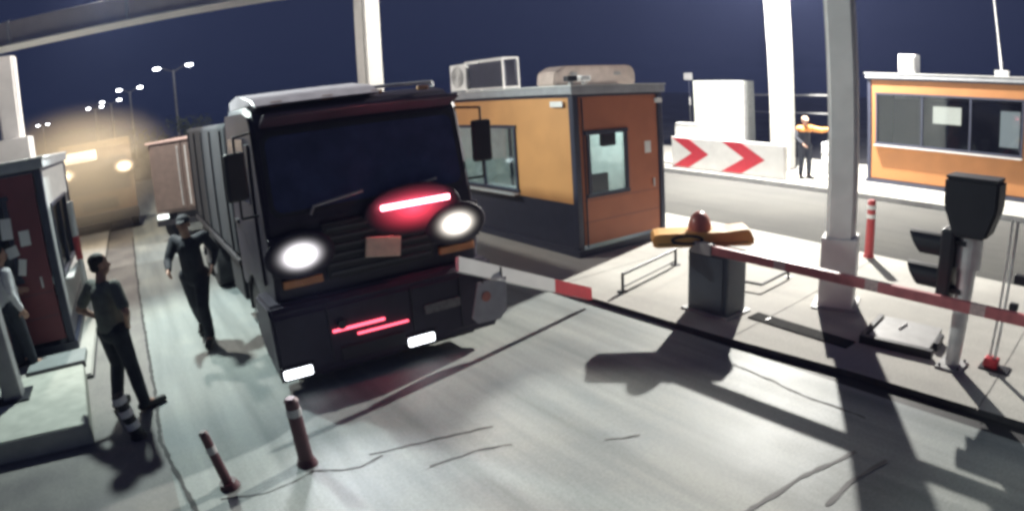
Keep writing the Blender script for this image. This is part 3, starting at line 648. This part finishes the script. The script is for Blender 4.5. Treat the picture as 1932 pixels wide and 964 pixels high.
cab = obj('cab', bm, M_cab, tr, False)
for p in cab.data.polygons: p.use_smooth = True
m_ = cab.modifiers.new('normals', 'WEIGHTED_NORMAL')
# windscreen follows the sloped front
def sloped(x0, x1, z0, z1, off, th, rad=0.10, n=5):
    """rounded rectangle lying on the sloped front between z=1.86 and 2.84"""
    def fy(z): return 0.0 + (z - 1.86) * 0.22 / 0.98
    pts = []
    for cx, cz, a0 in ((x1 - rad, z1 - rad, 0), (x0 + rad, z1 - rad, 90), (x0 + rad, z0 + rad, 180), (x1 - rad, z0 + rad, 270)):
        for k in range(n + 1):
            a = R(a0 + 90 * k / n); pts.append((cx + rad * math.cos(a), cz + rad * math.sin(a)))
    bm = B()
    f0 = [bm.verts.new((x, fy(z) - off, z)) for x, z in pts]; f1 = [bm.verts.new((x, fy(z) - off - th, z)) for x, z in pts]
    bm.faces.new(f0); bm.faces.new(f1)
    for i in range(len(pts)): bm.faces.new((f0[i], f0[(i + 1) % len(pts)], f1[(i + 1) % len(pts)], f1[i]))
    return bm
obj('windscreen_seal', sloped(-1.17, 1.17, 1.90, 2.78, -0.02, 0.032), M_trim, tr)
ws = obj('windscreen', sloped(-1.12, 1.12, 1.94, 2.73, -0.02, 0.038), M_wind, tr)
for x in (-0.75, 0.15):
    wp = obj('wiper', tube(B(), [(x, -0.05, 1.88), (x + 0.05, -0.035, 1.96), (x + 0.62, -0.035, 2.03)], 0.016, 6), M_grey, tr)
# roof visor, marker lamps, air deflector
obj('sun_visor', bevel_all(box(B(), (0, 0.12, 2.90), (2.30, 0.30, 0.05), rot=(R(-22), 0, 0)), 0.02), M_cab2, tr)
bm = prism(B(), [(0.30, 3.06), (0.55, 3.17), (1.3, 3.24), (1.9, 3.22), (1.9, 3.05)], 'x', -1.18, 0.35)
bmesh.ops.bevel(bm, geom=bm.edges[:], offset=0.035, segments=3, affect='EDGES'); obj('air_deflector', bm, mat('pale deflector', (0.50, 0.46, 0.50), 0.4), tr)
obj('roof_rail', tube(B(), [(-1.15, 0.62, 3.08), (-1.15, 0.66, 3.14), (1.15, 0.66, 3.14), (1.15, 0.62, 3.08)], 0.022, 8), M_steel, tr)
for x in (-0.9, -0.3, 0.3, 0.9): obj('marker_lamp', bevel_all(box(B(), (x, 0.40, 3.075), (0.14, 0.06, 0.05)), 0.012), mat('marker lens', (0.45, 0.25, 0.12), 0.3), tr)
# grille, badge panel, lamps
gr = obj('grille', bevel_all(box(B(), (0, -0.035, 1.46), (1.30, 0.05, 0.62)), 0.02), M_trim, tr)
for k in range(6): obj('grille_bar', bevel_all(box(B(), (0, -0.068, 1.22 + k * 0.095), (1.22, 0.02, 0.035)), 0.006), mat('grille bar', (0.07, 0.07, 0.08), 0.35, 0.6), gr)
led = obj('light_strip', bevel_all(box(B(), (0.44, -0.145, 1.82), (0.84, 0.03, 0.055)), 0.012), M_led, tr)
for x in (0.12, 0.78): obj('strip_bracket', box(B(), (x, -0.11, 1.82), (0.03, 0.09, 0.02)), M_trim, tr)
obj('strip_glow', ball(B(), (0.44, -0.072, 1.74), (0.60, 0.022, 0.29), 32, 14), glow_mat('painted red glow', (1.0, 0.06, 0.11), 2.2, 0.0, 2.4), tr, True)  # red spill round the strip put into an added glowing ellipsoid
obj('front_badge', bevel_all(box(B(), (0.02, -0.098, 1.40), (0.42, 0.03, 0.22), rot=(0, R(9), 0)), 0.01), M_plate, tr)
M_hl = glow_mat('glow painted headlamp', (0.97, 0.93, 0.97), 16.0, 0.0, 4.3); M_hw = glow_mat('warm glow painted headlamp', (1.0, 0.92, 0.82), 16.0, 0.0, 4.3)
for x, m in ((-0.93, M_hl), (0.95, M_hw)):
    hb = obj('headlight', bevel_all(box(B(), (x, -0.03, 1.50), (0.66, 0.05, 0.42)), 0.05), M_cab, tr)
    obj('lens', ball(B(), (x, -0.075, 1.49), (0.40, 0.035, 0.25), 32, 16), m, hb, True)  # oversized lens, the headlamp's bloom painted into its radial glow
    obj('indicator', bevel_all(box(B(), (x, -0.045, 1.20), (0.46, 0.06, 0.09)), 0.015), mat('amber indicator', (0.55, 0.22, 0.08), 0.3), tr)
for x, c in ((-0.93, (0.95, 0.95, 1.0)), (0.95, (1.0, 0.93, 0.82))):
    floodlight('headlight_beam', (TX + x, 6.45 - 0.14, 1.50), (TX + x * 1.2 - 0.4, 2.6, 0.0), 520, c, 70, 1.0, 0.12)
# bumper; added lamps and red strips repeat a lens ghost of the lights above
bp_ = [(-0.16, 0.17), (-0.20, 0.26), (-0.18, 0.92), (-0.10, 1.02), (0.55, 1.02), (0.55, 0.42), (0.2, 0.34)]
bm = prism(B(), bp_, 'x', -W - 0.14, W + 0.10); bmesh.ops.bevel(bm, geom=bm.edges[:], offset=0.035, segments=3, affect='EDGES')
bum = obj('bumper', bm, M_cab, tr)
for x in (-1.20, 0.30):
    fb = obj('ghost_lamp', bevel_all(box(B(), (x, -0.195, 0.29), (0.40, 0.05, 0.17)), 0.02), M_trim, bum)
    bm = bevel_all(box(B(), (x, -0.222, 0.29), (0.33, 0.035, 0.10)), 0.03, 3); obj('lens', bm, M_ghost, fb)
obj('ghost_strip', bevel_all(box(B(), (-0.42, -0.212, 0.64), (0.62, 0.025, 0.030)), 0.006), M_ghost_red, bum)
obj('ghost_strip', bevel_all(box(B(), (-0.14, -0.212, 0.55), (0.62, 0.025, 0.022)), 0.006), M_ghost_red, bum)
obj('lower_grille', bevel_all(box(B(), (-0.28, -0.205, 0.36), (0.78, 0.02, 0.16)), 0.008), M_black, bum)
for x in (-0.76, 0.24, 0.86): obj('bumper_seam', box(B(), (x, -0.196, 0.60), (0.012, 0.02, 0.62)), M_black, bum)
obj('licence_plate', bevel_all(box(B(), (0.62, -0.206, 0.62), (0.46, 0.012, 0.11)), 0.004), mat('grimy plate', (0.16, 0.15, 0.15), 0.6, 0, 0.3, 20), bum)
obj('tow_eye', rod(B(), (-0.62, -0.20, 0.70), (-0.62, -0.25, 0.70), 0.06, 0.05, 16), M_black, bum)
obj('skirt', bevel_all(box(B(), (0, 0.10, 0.17), (2.2, 0.30, 0.10)), 0.02), M_trim, bum)
# doors with windows, handles, steps; mirrors
for s in (-1, 1):
    xx = s * (W + 0.004)
    dr = obj('door', bevel_all(box(B(), (xx, 1.05, 1.90), (0.05, 1.30, 1.56)), 0.012), M_cab, tr)
    obj('window', bevel_all(prism(B(), [(0.48, 2.02), (1.62, 2.02), (1.62, 2.74), (0.60, 2.74)], 'x', xx + s * 0.022, xx + s * 0.034), 0.004), M_wind, dr)
    obj('handle', box(B(), (xx + s * 0.04, 1.55, 1.72), (0.03, 0.20, 0.045)), M_black, dr)
    for k in range(2): obj('step', bevel_all(box(B(), (s * (W - 0.06), 0.55, 0.50 + 0.34 * k), (0.16, 0.42, 0.05)), 0.01), M_trim, tr)
    ma = obj('mirror_arm', tube(B(), [(s * (W + 0.0), 0.30, 2.80), (s * (W + 0.22), 0.08, 2.78), (s * (W + 0.22), 0.08, 1.95), (s * W, 0.28, 1.92)], 0.014, 8), M_black, tr)
    obj('mirror', bevel_all(box(B(), (s * (W + 0.23), 0.10, 2.38), (0.24, 0.09, 0.50), rot=(0, 0, R(-12 * s))), 0.03), M_trim, ma)
    obj('mudguard', prism(B(), [(1.3 + 0.60 * math.cos(R(a)), 0.52 + 0.60 * math.sin(R(a))) for a in range(-5, 186, 10)] + [(1.3 + 0.565 * math.cos(R(a)), 0.52 + 0.565 * math.sin(R(a))) for a in range(185, -6, -10)], 'x', s * (W - 0.36), s * (W - 0.02)), M_trim, tr)
# chassis, tank, cargo
obj('chassis', box(B(), (0, 4.2, 0.86), (0.95, 7.0, 0.24)), M_trim, tr)
bm = rod(B(), (1.0, 2.35, 0.72), (1.0, 3.35, 0.72), 0.30, 0.30, 24); obj('fuel_tank', bm, mat('tank metal', (0.22, 0.22, 0.24), 0.4, 0.6), tr)
obj('tool_box', bevel_all(box(B(), (-1.0, 2.85, 0.70), (0.42, 0.9, 0.50)), 0.02), M_trim, tr)
bm = box(B(), (0, 5.0, 2.02), (2.46, 5.5, 1.84)); bevel_all(bm, 0.06, 2)
cg = obj('cargo_body', bm, M_cargo, tr)
obj('cargo_bed', box(B(), (0, 5.0, 1.04), (2.5, 5.54, IZ)), M_trim, tr)
for k in range(5):
    for s in (-1, 1): obj('rib', box(B(), (s * 1.243, 2.6 + k * 1.2, 2.0), (0.03, 0.06, 1.7)), M_trim, cg)
obj('tail_rail', box(B(), (0, 7.72, 1.5), (2.4, 0.05, 0.9)), M_trim, tr)
for s in (-1, 1):
    wheel(tr, s * 1.06, 1.3); wheel(tr, s * 1.02, 5.4, 0.50, 0.46); wheel(tr, s * 1.02, 6.5, 0.50, 0.46)

# ------------------------------------------------------------------ vehicles waiting behind
def lorry(name, label, x, y, W_, H_, cabm, boxm, headm, head_z=0.95, cat='lorry', roofm=None, lit=True, rz=0.0, hw=0.15):
    t = thing(name, label, cat, (x, y, 0.004), rz)
    h = W_ / 2
    bm = prism(B(), [(0.0, 0.5), (-0.02, 1.25), (0.18, H_ - 0.45), (0.4, H_ - 0.25), (1.6, H_ - 0.25), (1.6, 0.5)], 'x', -h, h)
    bmesh.ops.bevel(bm, geom=bm.edges[:], offset=0.05, segments=2, affect='EDGES'); obj('cab', bm, cabm, t)
    k = (H_ - 0.45 - 1.25)
    bm = B()
    for zz, off in ((1.35, 0), (H_ - 0.55, 0)): pass
    z0, z1 = 1.38, H_ - 0.60
    fy = lambda z: -0.02 + (z - 1.25) * 0.20 / k
    v = [bm.verts.new(p) for p in ((-h + 0.12, fy(z0) - 0.012, z0), (h - 0.12, fy(z0) - 0.012, z0), (h - 0.16, fy(z1) - 0.012, z1), (-h + 0.16, fy(z1) - 0.012, z1))]
    bm.faces.new(v); bmesh.ops.solidify(bm, geom=bm.faces[:], thickness=0.02); obj('windscreen', bm, M_wind, t)
    obj('bumper', bevel_all(box(B(), (0, -0.06, 0.56), (W_ + 0.04, 0.16, 0.34)), 0.03), M_trim, t)
    obj('grille', bevel_all(box(B(), (0, -0.03, 1.0), (W_ * 0.5, 0.05, 0.34)), 0.015), M_trim, t)
    for s in (-1, 1):
        hb = obj('headlight', bevel_all(box(B(), (s * (h - 0.30), -0.03, head_z), (0.36, 0.06, 0.24)), 0.02), M_trim, t)
        obj('lens', ball(B(), (s * (h - 0.30), -0.06, head_z), (hw, 0.04, hw * 0.62), 18, 10), headm, hb, True)
        obj('mirror', bevel_all(box(B(), (s * (h + 0.14), 0.15, 1.75), (0.18, 0.07, 0.36)), 0.02), M_trim, t)
        for yy in (0.9, 4.6): wheel(t, s * (h - 0.16), yy, 0.44, 0.26)
    cb = obj('cargo_body', bevel_all(box(B(), (0, 4.0, (0.95 + H_) / 2), (W_ + 0.02, 4.6, H_ - 0.95)), 0.03), boxm, t)
    if roofm:
        obj('roof_panel', box(B(), (0, 4.0, H_ + 0.014), (W_ + 0.06, 4.64, 0.025)), roofm, cb)
        obj('corner_trim', box(B(), (h + 0.012, 1.69, (0.95 + H_) / 2), (0.03, 0.05, H_ - 1.0)), M_bred, cb)
    obj('chassis', box(B(), (0, 3.2, 0.72), (W_ * 0.4, 6.0, 0.2)), M_trim, t)
    return t
M_lorryg = mat('brownish trailer side', (0.20, 0.15, 0.13), 0.5); M_roofp = mat('pale pink roof', (0.58, 0.42, 0.38), 0.5)
M_tan = mat('tan lorry paint', (0.24, 0.17, 0.11), 0.5, 0, 0.2, 2); M_brown = mat('brown lorry paint', (0.13, 0.085, 0.065), 0.5)
M_warm = mat('warm main beam lens', (1, 1, 1), 0.2, 0, 0, emit=(1.0, 0.82, 0.55), estr=40)
M_dim = mat('dim lamp lens', (0.8, 0.85, 0.85), 0.2, 0, 0, emit=(0.85, 0.95, 0.92), estr=2.5)
t = thing('box_trailer', 'brownish box trailer with a pink roof parked askew behind the dark truck', 'trailer', (1.45, 17.6, 0.004), R(-24))
bx_ = obj('box_body', bevel_all(box(B(), (0, 2.0, 1.72), (2.0, 4.0, 1.9)), 0.03), M_lorryg, t)
obj('roof_panel', bevel_all(box(B(), (0, 2.0, 2.705), (2.12, 4.12, 0.06)), 0.012), M_roofp, t)
obj('side_cover', box(B(), (1.01, 2.0, 1.72), (0.02, 3.9, 1.84)), M_maroon, bx_)
obj('corner_trim', box(B(), (1.0, -0.012, 1.72), (0.07, 0.03, 1.9)), M_bred, bx_)
for s in (-1, 1):
    dr = obj('rear_door', bevel_all(box(B(), (s * 0.47, -0.015, 1.74), (0.90, 0.04, 1.74)), 0.008), M_lorryg, t)
    obj('lock_rod', rod(B(), (s * 0.12, -0.05, 0.95), (s * 0.12, -0.05, 2.55), 0.018, seg=8), M_steel, dr)
    obj('tail_lamp', bevel_all(box(B(), (s * 0.8, -0.03, 0.70), (0.34, 0.06, 0.12)), 0.015), M_dim, t)
    wheel(t, s * 0.88, 0.9, 0.40, 0.24); wheel(t, s * 0.88, 3.1, 0.40, 0.24)
obj('bumper', box(B(), (0, -0.02, 0.52), (2.0, 0.08, 0.14)), M_trim, t)
obj('chassis', box(B(), (0, 2.0, 0.70), (0.8, 3.9, 0.14)), M_trim, t)
lorry('open_lorry', 'brown lorry with glaring warm beams in an added warm glow farthest back in the left queue', -1.25, 22.0, 2.6, 3.05, M_brown, M_tan, glow_mat('painted warm glare', (1.0, 0.80, 0.52), 30, 0.1, 2.5), 2.1, hw=0.42)  # oversized beam lenses with their glare painted as radial glow
ol = bpy.data.objects['open_lorry']
obj('added_glow_bar', bevel_all(box(B(), (-0.55, -0.10, 2.62), (1.35, 0.10, 0.34)), 0.04), mat('added glow bar', (1, 1, 1), 0.3, 0, 0, emit=(1.0, 0.85, 0.62), estr=3.0), ol)  # added glowing bar standing in for the warm glare

du = obj('glow_cloud', ball(B(), (0, 0, 0), (3.4, 2.0, 2.1), 24, 14), [], None, True); du.location = (-1.5, 19.4, 2.2); du['kind'] = 'stuff'  # added volume that makes the warm glow round the lorry
dm = bpy.data.materials.new('warm glow'); dm.use_nodes = True; dn = dm.node_tree; dn.nodes.clear()
do = dn.nodes.new('ShaderNodeOutputMaterial'); dv = dn.nodes.new('ShaderNodeVolumePrincipled')
dt = dn.nodes.new('ShaderNodeTexCoord'); dmp = dn.nodes.new('ShaderNodeMapping'); dmp.inputs['Scale'].default_value = (1 / 3.4, 1 / 2.0, 1 / 2.1)
dg_ = dn.nodes.new('ShaderNodeTexGradient'); dg_.gradient_type = 'SPHERICAL'; dpw = dn.nodes.new('ShaderNodeMath'); dpw.operation = 'POWER'; dpw.inputs[1].default_value = 1.8; dmm = dn.nodes.new('ShaderNodeMath'); dmm.operation = 'MULTIPLY'; dmm.inputs[1].default_value = 1.5
dn.links.new(dt.outputs['Object'], dmp.inputs[0]); dn.links.new(dmp.outputs[0], dg_.inputs[0]); dn.links.new(dg_.outputs['Fac'], dpw.inputs[0]); dn.links.new(dpw.outputs[0], dmm.inputs[0]); dn.links.new(dmm.outputs[0], dv.inputs['Density'])
dv.inputs['Color'].default_value = (0.85, 0.75, 0.6, 1); dn.links.new(dv.outputs[0], do.inputs['Volume']); du.data.materials.append(dm)

# ------------------------------------------------------------------ street lamps
def street_lamp(x, y, hgt, span, label):
    t = thing('street_lamp', label, 'street lamp', (x, y, 0), 0, 'double armed street lamps along the road')
    obj('pole', rod(B(), (0, 0, 0), (0, 0, hgt - 0.3), 0.16, 0.09, 12), M_grey, t)
    for s in (-1, 1):
        ar = obj('arm', tube(B(), [(0, 0, hgt - 0.5), (s * span * 0.3, 0, hgt - 0.05), (s * (span / 2 - 0.5), 0, hgt)], 0.05, 8), M_grey, t)
        lh = obj('lamp_head', bevel_all(box(B(), (s * (span / 2 - 0.1), 0, hgt + 0.08), (0.84, 0.32, 0.12)), 0.04), M_grey, ar)
        ball_ = ball(B(), (s * (span / 2 - 0.1), 0, hgt - 0.02), (0.36, 0.24, 0.12), 14, 8); o = obj('lens', ball_, M_lamp, t, True)
street_lamp(5.05, 62, 9.0, 3.4, 'nearest and tallest double street lamp over the queue of lorries')
street_lamp(0.9, 82, 9.0, 2.9, 'second double street lamp, lower than the tallest one')
street_lamp(-2.0, 101, 9.0, 2.9, 'third double street lamp along the road')
street_lamp(-5.2, 116, 9.2, 2.6, 'fourth double street lamp along the road')
street_lamp(-18.5, 146, 9.0, 2.4, 'smallest double street lamp above the far end of the road')

# ------------------------------------------------------------------ far trees
def tree(x, y, h, r, label, seed):
    rnd = random.Random(seed)
    t = thing('tree', label, 'tree', (x, y, 0), 0, 'low trees beyond the queue')
    bm = rod(B(), (0, 0, 0), (0, 0, h * 0.5), 0.14, 0.07, 8)
    for k in range(6):
        a = rnd.random() * math.tau; rod(bm, (0, 0, h * (0.25 + 0.05 * k)), (r * 0.6 * math.cos(a), r * 0.6 * math.sin(a), h * (0.5 + 0.07 * k)), 0.05, 0.02, 6)
    obj('trunk', bm, M_bark, t)
    bm = B()
    cl = [(rnd.uniform(-r, r) * 0.8, rnd.uniform(-r, r) * 0.8, h * rnd.uniform(0.4, 0.9), rnd.uniform(0.25, 0.5) * r) for _ in range(12)]
    for _ in range(1500):
        cx, cy, cz, cr = rnd.choice(cl)
        v = Vector((rnd.gauss(0, 1), rnd.gauss(0, 1), rnd.gauss(0, 0.8))).normalized() * cr * rnd.uniform(0.6, 1.05)
        p = Vector((cx, cy, cz)) + v; s = rnd.uniform(0.06, IZ)
        q = Euler((rnd.uniform(0, 6), rnd.uniform(0, 6), rnd.uniform(0, 6))).to_matrix()
        vs = [bm.verts.new(p + q @ Vector(c)) for c in ((-s, 0, 0), (0, -s * 0.5, 0), (s, 0, 0), (0, s * 0.5, 0))]
        bm.faces.new(vs)
    obj('crown', bm, M_leaf, t)
tree(3.9, 41, 3.9, 1.5, 'rounder and taller of the two low trees beyond the box lorry', 3)
tree(1.7, 43, 3.5, 1.5, 'lower bush-like tree beyond the box lorry', 5)
tree(7.3, 40, 3.2, 1.6, 'dark low tree half hidden by the truck roof', 9)

# ------------------------------------------------------------------ people
def blob(parts, vox=0.016, smooth=6):
    """a single continuous surface round tapered limbs: parts = (p0, r0, p1, r1) or ('e', centre, radii)"""
    bm = B()
    for p in parts:
        if p[0] == 'e': ball(bm, p[1], p[2], 18, 12, p[3] if len(p) > 3 else None); continue
        p0, r0, p1, r1 = Vector(p[0]), p[1], Vector(p[2]), p[3]
        rod(bm, p0, p1, r0, r1, 14); ball(bm, p0, (r0,) * 3, 14, 8); ball(bm, p1, (r1,) * 3, 14, 8)
    me = bpy.data.meshes.new('tmp'); bm.to_mesh(me); bm.free()
    o = bpy.data.objects.new('tmp', me); C.objects.link(o)
    r = o.modifiers.new('r', 'REMESH'); r.mode = 'VOXEL'; r.voxel_size = vox; r.use_smooth_shade = True
    s = o.modifiers.new('s', 'SMOOTH'); s.factor = 0.5; s.iterations = smooth
    dg = bpy.context.evaluated_depsgraph_get(); dg.update()
    out = bpy.data.meshes.new_from_object(o.evaluated_get(dg))
    bpy.data.objects.remove(o)
    return out
def mesh_obj(name, me, m, parent):
    me.name = name; me.materials.clear(); me.materials.append(m)
    for p in me.polygons: p.use_smooth = True
    o = bpy.data.objects.new(name, me); C.objects.link(o); o.parent = parent; return o
def V3(*a): return Vector(a)
def lerp(a, b, t): return Vector(a).lerp(Vector(b), t)
def hand(parts, wrist, d, side, n):
    """palm and five fingers; d = pointing direction, n = palm normal, side = towards the thumb"""
    d = Vector(d).normalized(); n = Vector(n).normalized(); s = d.cross(n).normalized() * side
    w = Vector(wrist); pal = w + d * 0.085
    for k in (-1, 0, 1): parts.append((w + s * 0.012 * k, 0.020, pal + s * 0.024 * k, 0.017))
    for k, (o, L) in enumerate(((-0.033, 0.060), (-0.011, 0.074), (0.011, 0.080), (0.033, 0.068))):
        b = pal + s * o; m = b + d * L * 0.55 + n * 0.006; t = m + (d * 0.75 + n * 0.65).normalized() * L * 0.5
        parts += [(b, 0.0105, m, 0.0095), (m, 0.0095, t, 0.008)]
    b = w + d * 0.025 + s * 0.025; m = b + (d * 0.6 + s * 0.8).normalized() * 0.045; t = m + (d * 0.9 + s * 0.2 + n * 0.3).normalized() * 0.035
    parts += [(b, 0.014, m, 0.0115), (m, 0.0115, t, 0.009)]
def person(label, loc, rotz, J, shirt, trousers, shoes, long_sleeve=False, cap=None, vest=None, hair=True, scale=1.0):
    t = thing('person', label, 'person', loc, rotz); t.scale = (scale * 1.10, scale * 1.10, scale)
    g = {k: Vector(v) for k, v in dict(pel=(0, 0, 0.95), chest=(0, 0, 1.32), neck=(0, -0.01, 1.47), head=(0, 0.02, 1.64),
         shL=(-0.19, 0, 1.42), elL=(-0.26, -0.03, 1.14), wrL=(-0.27, 0.06, 0.89), shR=(0.19, 0, 1.42), elR=(0.26, -0.03, 1.14), wrR=(0.27, 0.06, 0.89),
         hiL=(-0.095, 0, 0.92), knL=(-0.11, 0.02, 0.50), anL=(-0.12, -0.02, 0.09), toL=(-0.14, 0.15, 0.035),
         hiR=(0.095, 0, 0.92), knR=(0.11, 0.02, 0.50), anR=(0.12, -0.02, 0.09), toR=(0.14, 0.15, 0.035), turn=(0, 0, 0)).items()}
    for k, v in J.items(): g[k] = Vector(v)
    P = []
    pel, ch, nk, hd_ = g['pel'], g['chest'], g['neck'], g['head']
    # body
    P.append((pel, 0.125, ch, IZ)); P.append((ch, 0.06, nk, 0.06)); P.append((nk, 0.056, hd_ - Vector((0, 0, 0.07)), 0.058))
    tw = Euler((g['turn'].x, 0, g['turn'].z)); Rm = tw.to_matrix()
    def hv(*a): return hd_ + Rm @ Vector(a)
    P += [('e', hv(0, -0.012, 0.035), (0.077, 0.098, 0.092), tuple(tw)), ('e', hv(0, 0.028, -0.045), (0.058, 0.066, 0.072), tuple(tw)),
          (hv(0, 0.088, 0.008), 0.010, hv(0, 0.106, -0.022), 0.014), ('e', hv(0, 0.082, -0.062), (0.026, 0.014, 0.010), tuple(tw)),
          ('e', hv(0.078, -0.005, -0.005), (0.012, 0.02, 0.032), tuple(tw)), ('e', hv(-0.078, -0.005, -0.005), (0.012, 0.02, 0.032), tuple(tw))]
    for S in 'LR':
        sg = -1 if S == 'L' else 1
        sh, el, wr, hi, kn, an, to = (g[k + S] for k in ('sh', 'el', 'wr', 'hi', 'kn', 'an', 'to'))
        P += [(ch + Vector((sg * 0.05, 0, 0.06)), 0.085, sh, 0.056), (sh, 0.054, el, 0.041), (el, 0.042, wr, 0.027)]
        hand(P, wr, (wr - el), sg * (-1), g.get('palm' + S, Vector((-sg * 0.9, 0.2, 0.2))))
        P += [(pel + Vector((sg * 0.04, 0, -0.02)), 0.105, hi, 0.098), (hi, 0.092, kn, 0.058), (kn, 0.060, lerp(kn, an, 0.35), 0.060), (lerp(kn, an, 0.35), 0.058, an, 0.040), (an, 0.042, to, 0.034)]
    body = mesh_obj('body', blob(P, 0.009, 3), M_skin, t)
    # shirt
    Q = [(pel + Vector((0, 0, 0.02)), 0.152, ch, 0.150), (ch, 0.10, nk - Vector((0, 0, 0.03)), 0.070)]
    for S in 'LR':
        sg = -1 if S == 'L' else 1
        sh, el, wr = g['sh' + S], g['el' + S], g['wr' + S]
        Q += [(ch + Vector((sg * 0.06, 0, 0.05)), 0.10, sh, 0.072), (sh, 0.073, lerp(sh, el, 0.72), 0.066)]
        if long_sleeve: Q += [(lerp(sh, el, 0.72), 0.064, el, 0.056), (el, 0.056, lerp(el, wr, 0.93), 0.042)]
    mesh_obj('shirt', blob(Q, 0.013, 3), shirt, t)
    T = [(pel + Vector((0, 0, 0.05)), 0.142, pel - Vector((0, 0, 0.02)), 0.148)]
    for S in 'LR':
        sg = -1 if S == 'L' else 1
        hi, kn, an = g['hi' + S], g['kn' + S], g['an' + S]
        T += [(pel + Vector((sg * 0.045, 0, -0.02)), 0.128, hi, 0.118), (hi, 0.112, kn, 0.080), (kn, 0.080, lerp(kn, an, 0.5), 0.076), (lerp(kn, an, 0.5), 0.076, lerp(kn, an, 0.97), 0.066)]
    mesh_obj('trousers', blob(T, 0.013, 3), trousers, t)
    for S in 'LR':
        an, to = g['an' + S], g['to' + S]; dd = (to - an); dd.z = 0; dd.normalize()
        z0 = Vector((0, 0, 1))
        mesh_obj('shoe', blob([(an - Vector((0, 0, 0.035)) - dd * 0.05, 0.047, an - Vector((0, 0, 0.03)), 0.055), (an - Vector((0, 0, 0.035)), 0.052, to + dd * 0.05, 0.042)], 0.011, 2), shoes, t)
    if hair and not cap:
        mesh_obj('hair', blob([('e', hv(0, -0.026, 0.055), (0.084, 0.096, 0.083), tuple(tw)), ('e', hv(0, -0.055, 0.0), (0.074, 0.06, 0.07), tuple(tw))], 0.010, 2), M_hair, t)
    if cap:
        mesh_obj('cap', blob([('e', hv(0, -0.012, 0.065), (0.088, 0.108, 0.075), tuple(tw)), (hv(-0.04, 0.10, 0.055), 0.02, hv(-0.03, 0.16, 0.045), 0.012), (hv(0.04, 0.10, 0.055), 0.02, hv(0.03, 0.16, 0.045), 0.012), (hv(0, 0.10, 0.058), 0.02, hv(0, 0.17, 0.047), 0.012)], 0.010, 2), cap, t)
    if vest:
        VQ = [(pel + Vector((0, 0, 0.10)), 0.168, ch, 0.168), (ch, 0.12, nk - Vector((0, 0, 0.05)), 0.085)]
        for S in 'LR':
            sg = -1 if S == 'L' else 1
            VQ.append((ch + Vector((sg * 0.06, 0, 0.05)), 0.118, lerp(ch, g['sh' + S], 0.8), 0.085))
        mesh_obj('vest', blob(VQ, 0.014, 3), vest, t)
    return t
M_shirt = mat('grey green polo shirt', (0.13, 0.14, 0.125), 0.85, 0, 0.2, 9, 0.3)
M_trou = mat('dark trousers', (0.022, 0.026, 0.036), 0.85, 0, 0.25, 9, 0.3)
M_shoe = mat('black shoes', (0.012, 0.014, 0.016), 0.5)
M_coat = mat('black coat', (0.016, 0.018, 0.026), 0.85, 0, 0.25, 8, 0.3)
M_wshirt = mat('white shirt', (0.55, 0.54, 0.56), 0.8, 0, 0.1, 9, 0.2)
M_vest = mat('orange vest', (0.75, 0.30, 0.07), 0.7, 0, 0.15, 9, 0.2)
M_vestw = mat('pale shirt', (0.60, 0.48, 0.42), 0.8, 0, 0.15, 9)
M_greycap = mat('pale grey cap', (0.42, 0.46, 0.45), 0.7)
# the man watching the truck: seen from behind, hands on his hips, feet apart
person('man in a grey polo shirt standing with hands on hips watching the truck', (-0.55, 7.12, 0.008), R(-48),
       dict(elL=(-0.36, -0.09, 1.17), wrL=(-0.185, 0.05, 1.02), elR=(0.37, -0.07, 1.17), wrR=(0.20, 0.05, 0.98),
            knL=(-0.14, 0.06, 0.50), anL=(-0.17, -0.05, 0.09), toL=(-0.20, IZ, 0.035), knR=(0.13, 0.03, 0.50), anR=(0.19, 0.02, 0.09), toR=(0.23, 0.19, 0.035),
            turn=(0, 0, R(-25))), M_shirt, M_trou, M_shoe, scale=1.02)
person('man in black clothes and a black cap striding along the truck', (0.66, 8.9, 0.008), R(160),
       dict(elL=(-0.28, -0.18, 1.18), wrL=(-0.26, 0.02, 1.02), elR=(0.27, 0.16, 1.18), wrR=(0.22, 0.36, 1.10),
            knL=(-0.10, 0.24, 0.55), anL=(-0.11, 0.22, 0.12), toL=(-0.11, 0.38, 0.06), knR=(0.10, -0.10, 0.50), anR=(0.12, -0.36, 0.16), toR=(0.12, -0.24, 0.045),
            pel=(0, 0, 0.93), chest=(0, 0.07, 1.30), neck=(0, 0.10, 1.45), head=(0, 0.14, 1.62)), M_coat, M_coat, M_shoe, True, cap=M_coat, scale=1.04)
person('man in a white shirt by the maroon booth, cut by the left edge', (-2.14, 9.35, IZ), R(-60),
       dict(elL=(-0.27, 0.02, 1.16), wrL=(-0.20, 0.22, 1.08), knR=(0.11, 0.05, 0.5), anR=(0.13, 0.08, 0.09), toR=(0.15, 0.25, 0.035)), M_wshirt, M_trou, M_shoe, True)
wk = person('worker in dark clothes and a pale cap stretching out one orange sleeve', (17.55, 9.85, 0.15), R(140),
       dict(pel=(0, -0.03, 0.95), chest=(0.02, 0.06, 1.31), neck=(0.03, 0.09, 1.46), head=(0.04, 0.13, 1.63),
            elL=(-0.44, 0.14, 1.38), wrL=(-0.70, 0.20, 1.42), elR=(0.28, 0.10, 1.14), wrR=(0.16, 0.26, 1.0)), M_coat, M_trou, M_shoe, True, cap=mat('pale orange cap', (0.62, 0.42, 0.30), 0.7), scale=1.08)
Q = [(Vector((0.18, 0.05, 1.41)), 0.09, Vector((0.02, 0.06, 1.38)), 0.15), (Vector((0.02, 0.06, 1.38)), 0.155, Vector((-0.18, 0.03, 1.43)), 0.086), (Vector((-0.19, 0.02, 1.42)), 0.085, Vector((-0.44, 0.14, 1.38)), 0.075), (Vector((-0.44, 0.14, 1.38)), 0.072, Vector((-0.66, 0.19, 1.415)), 0.058)]
mesh_obj('orange_sleeve', blob(Q, 0.013, 3), M_vest, wk)
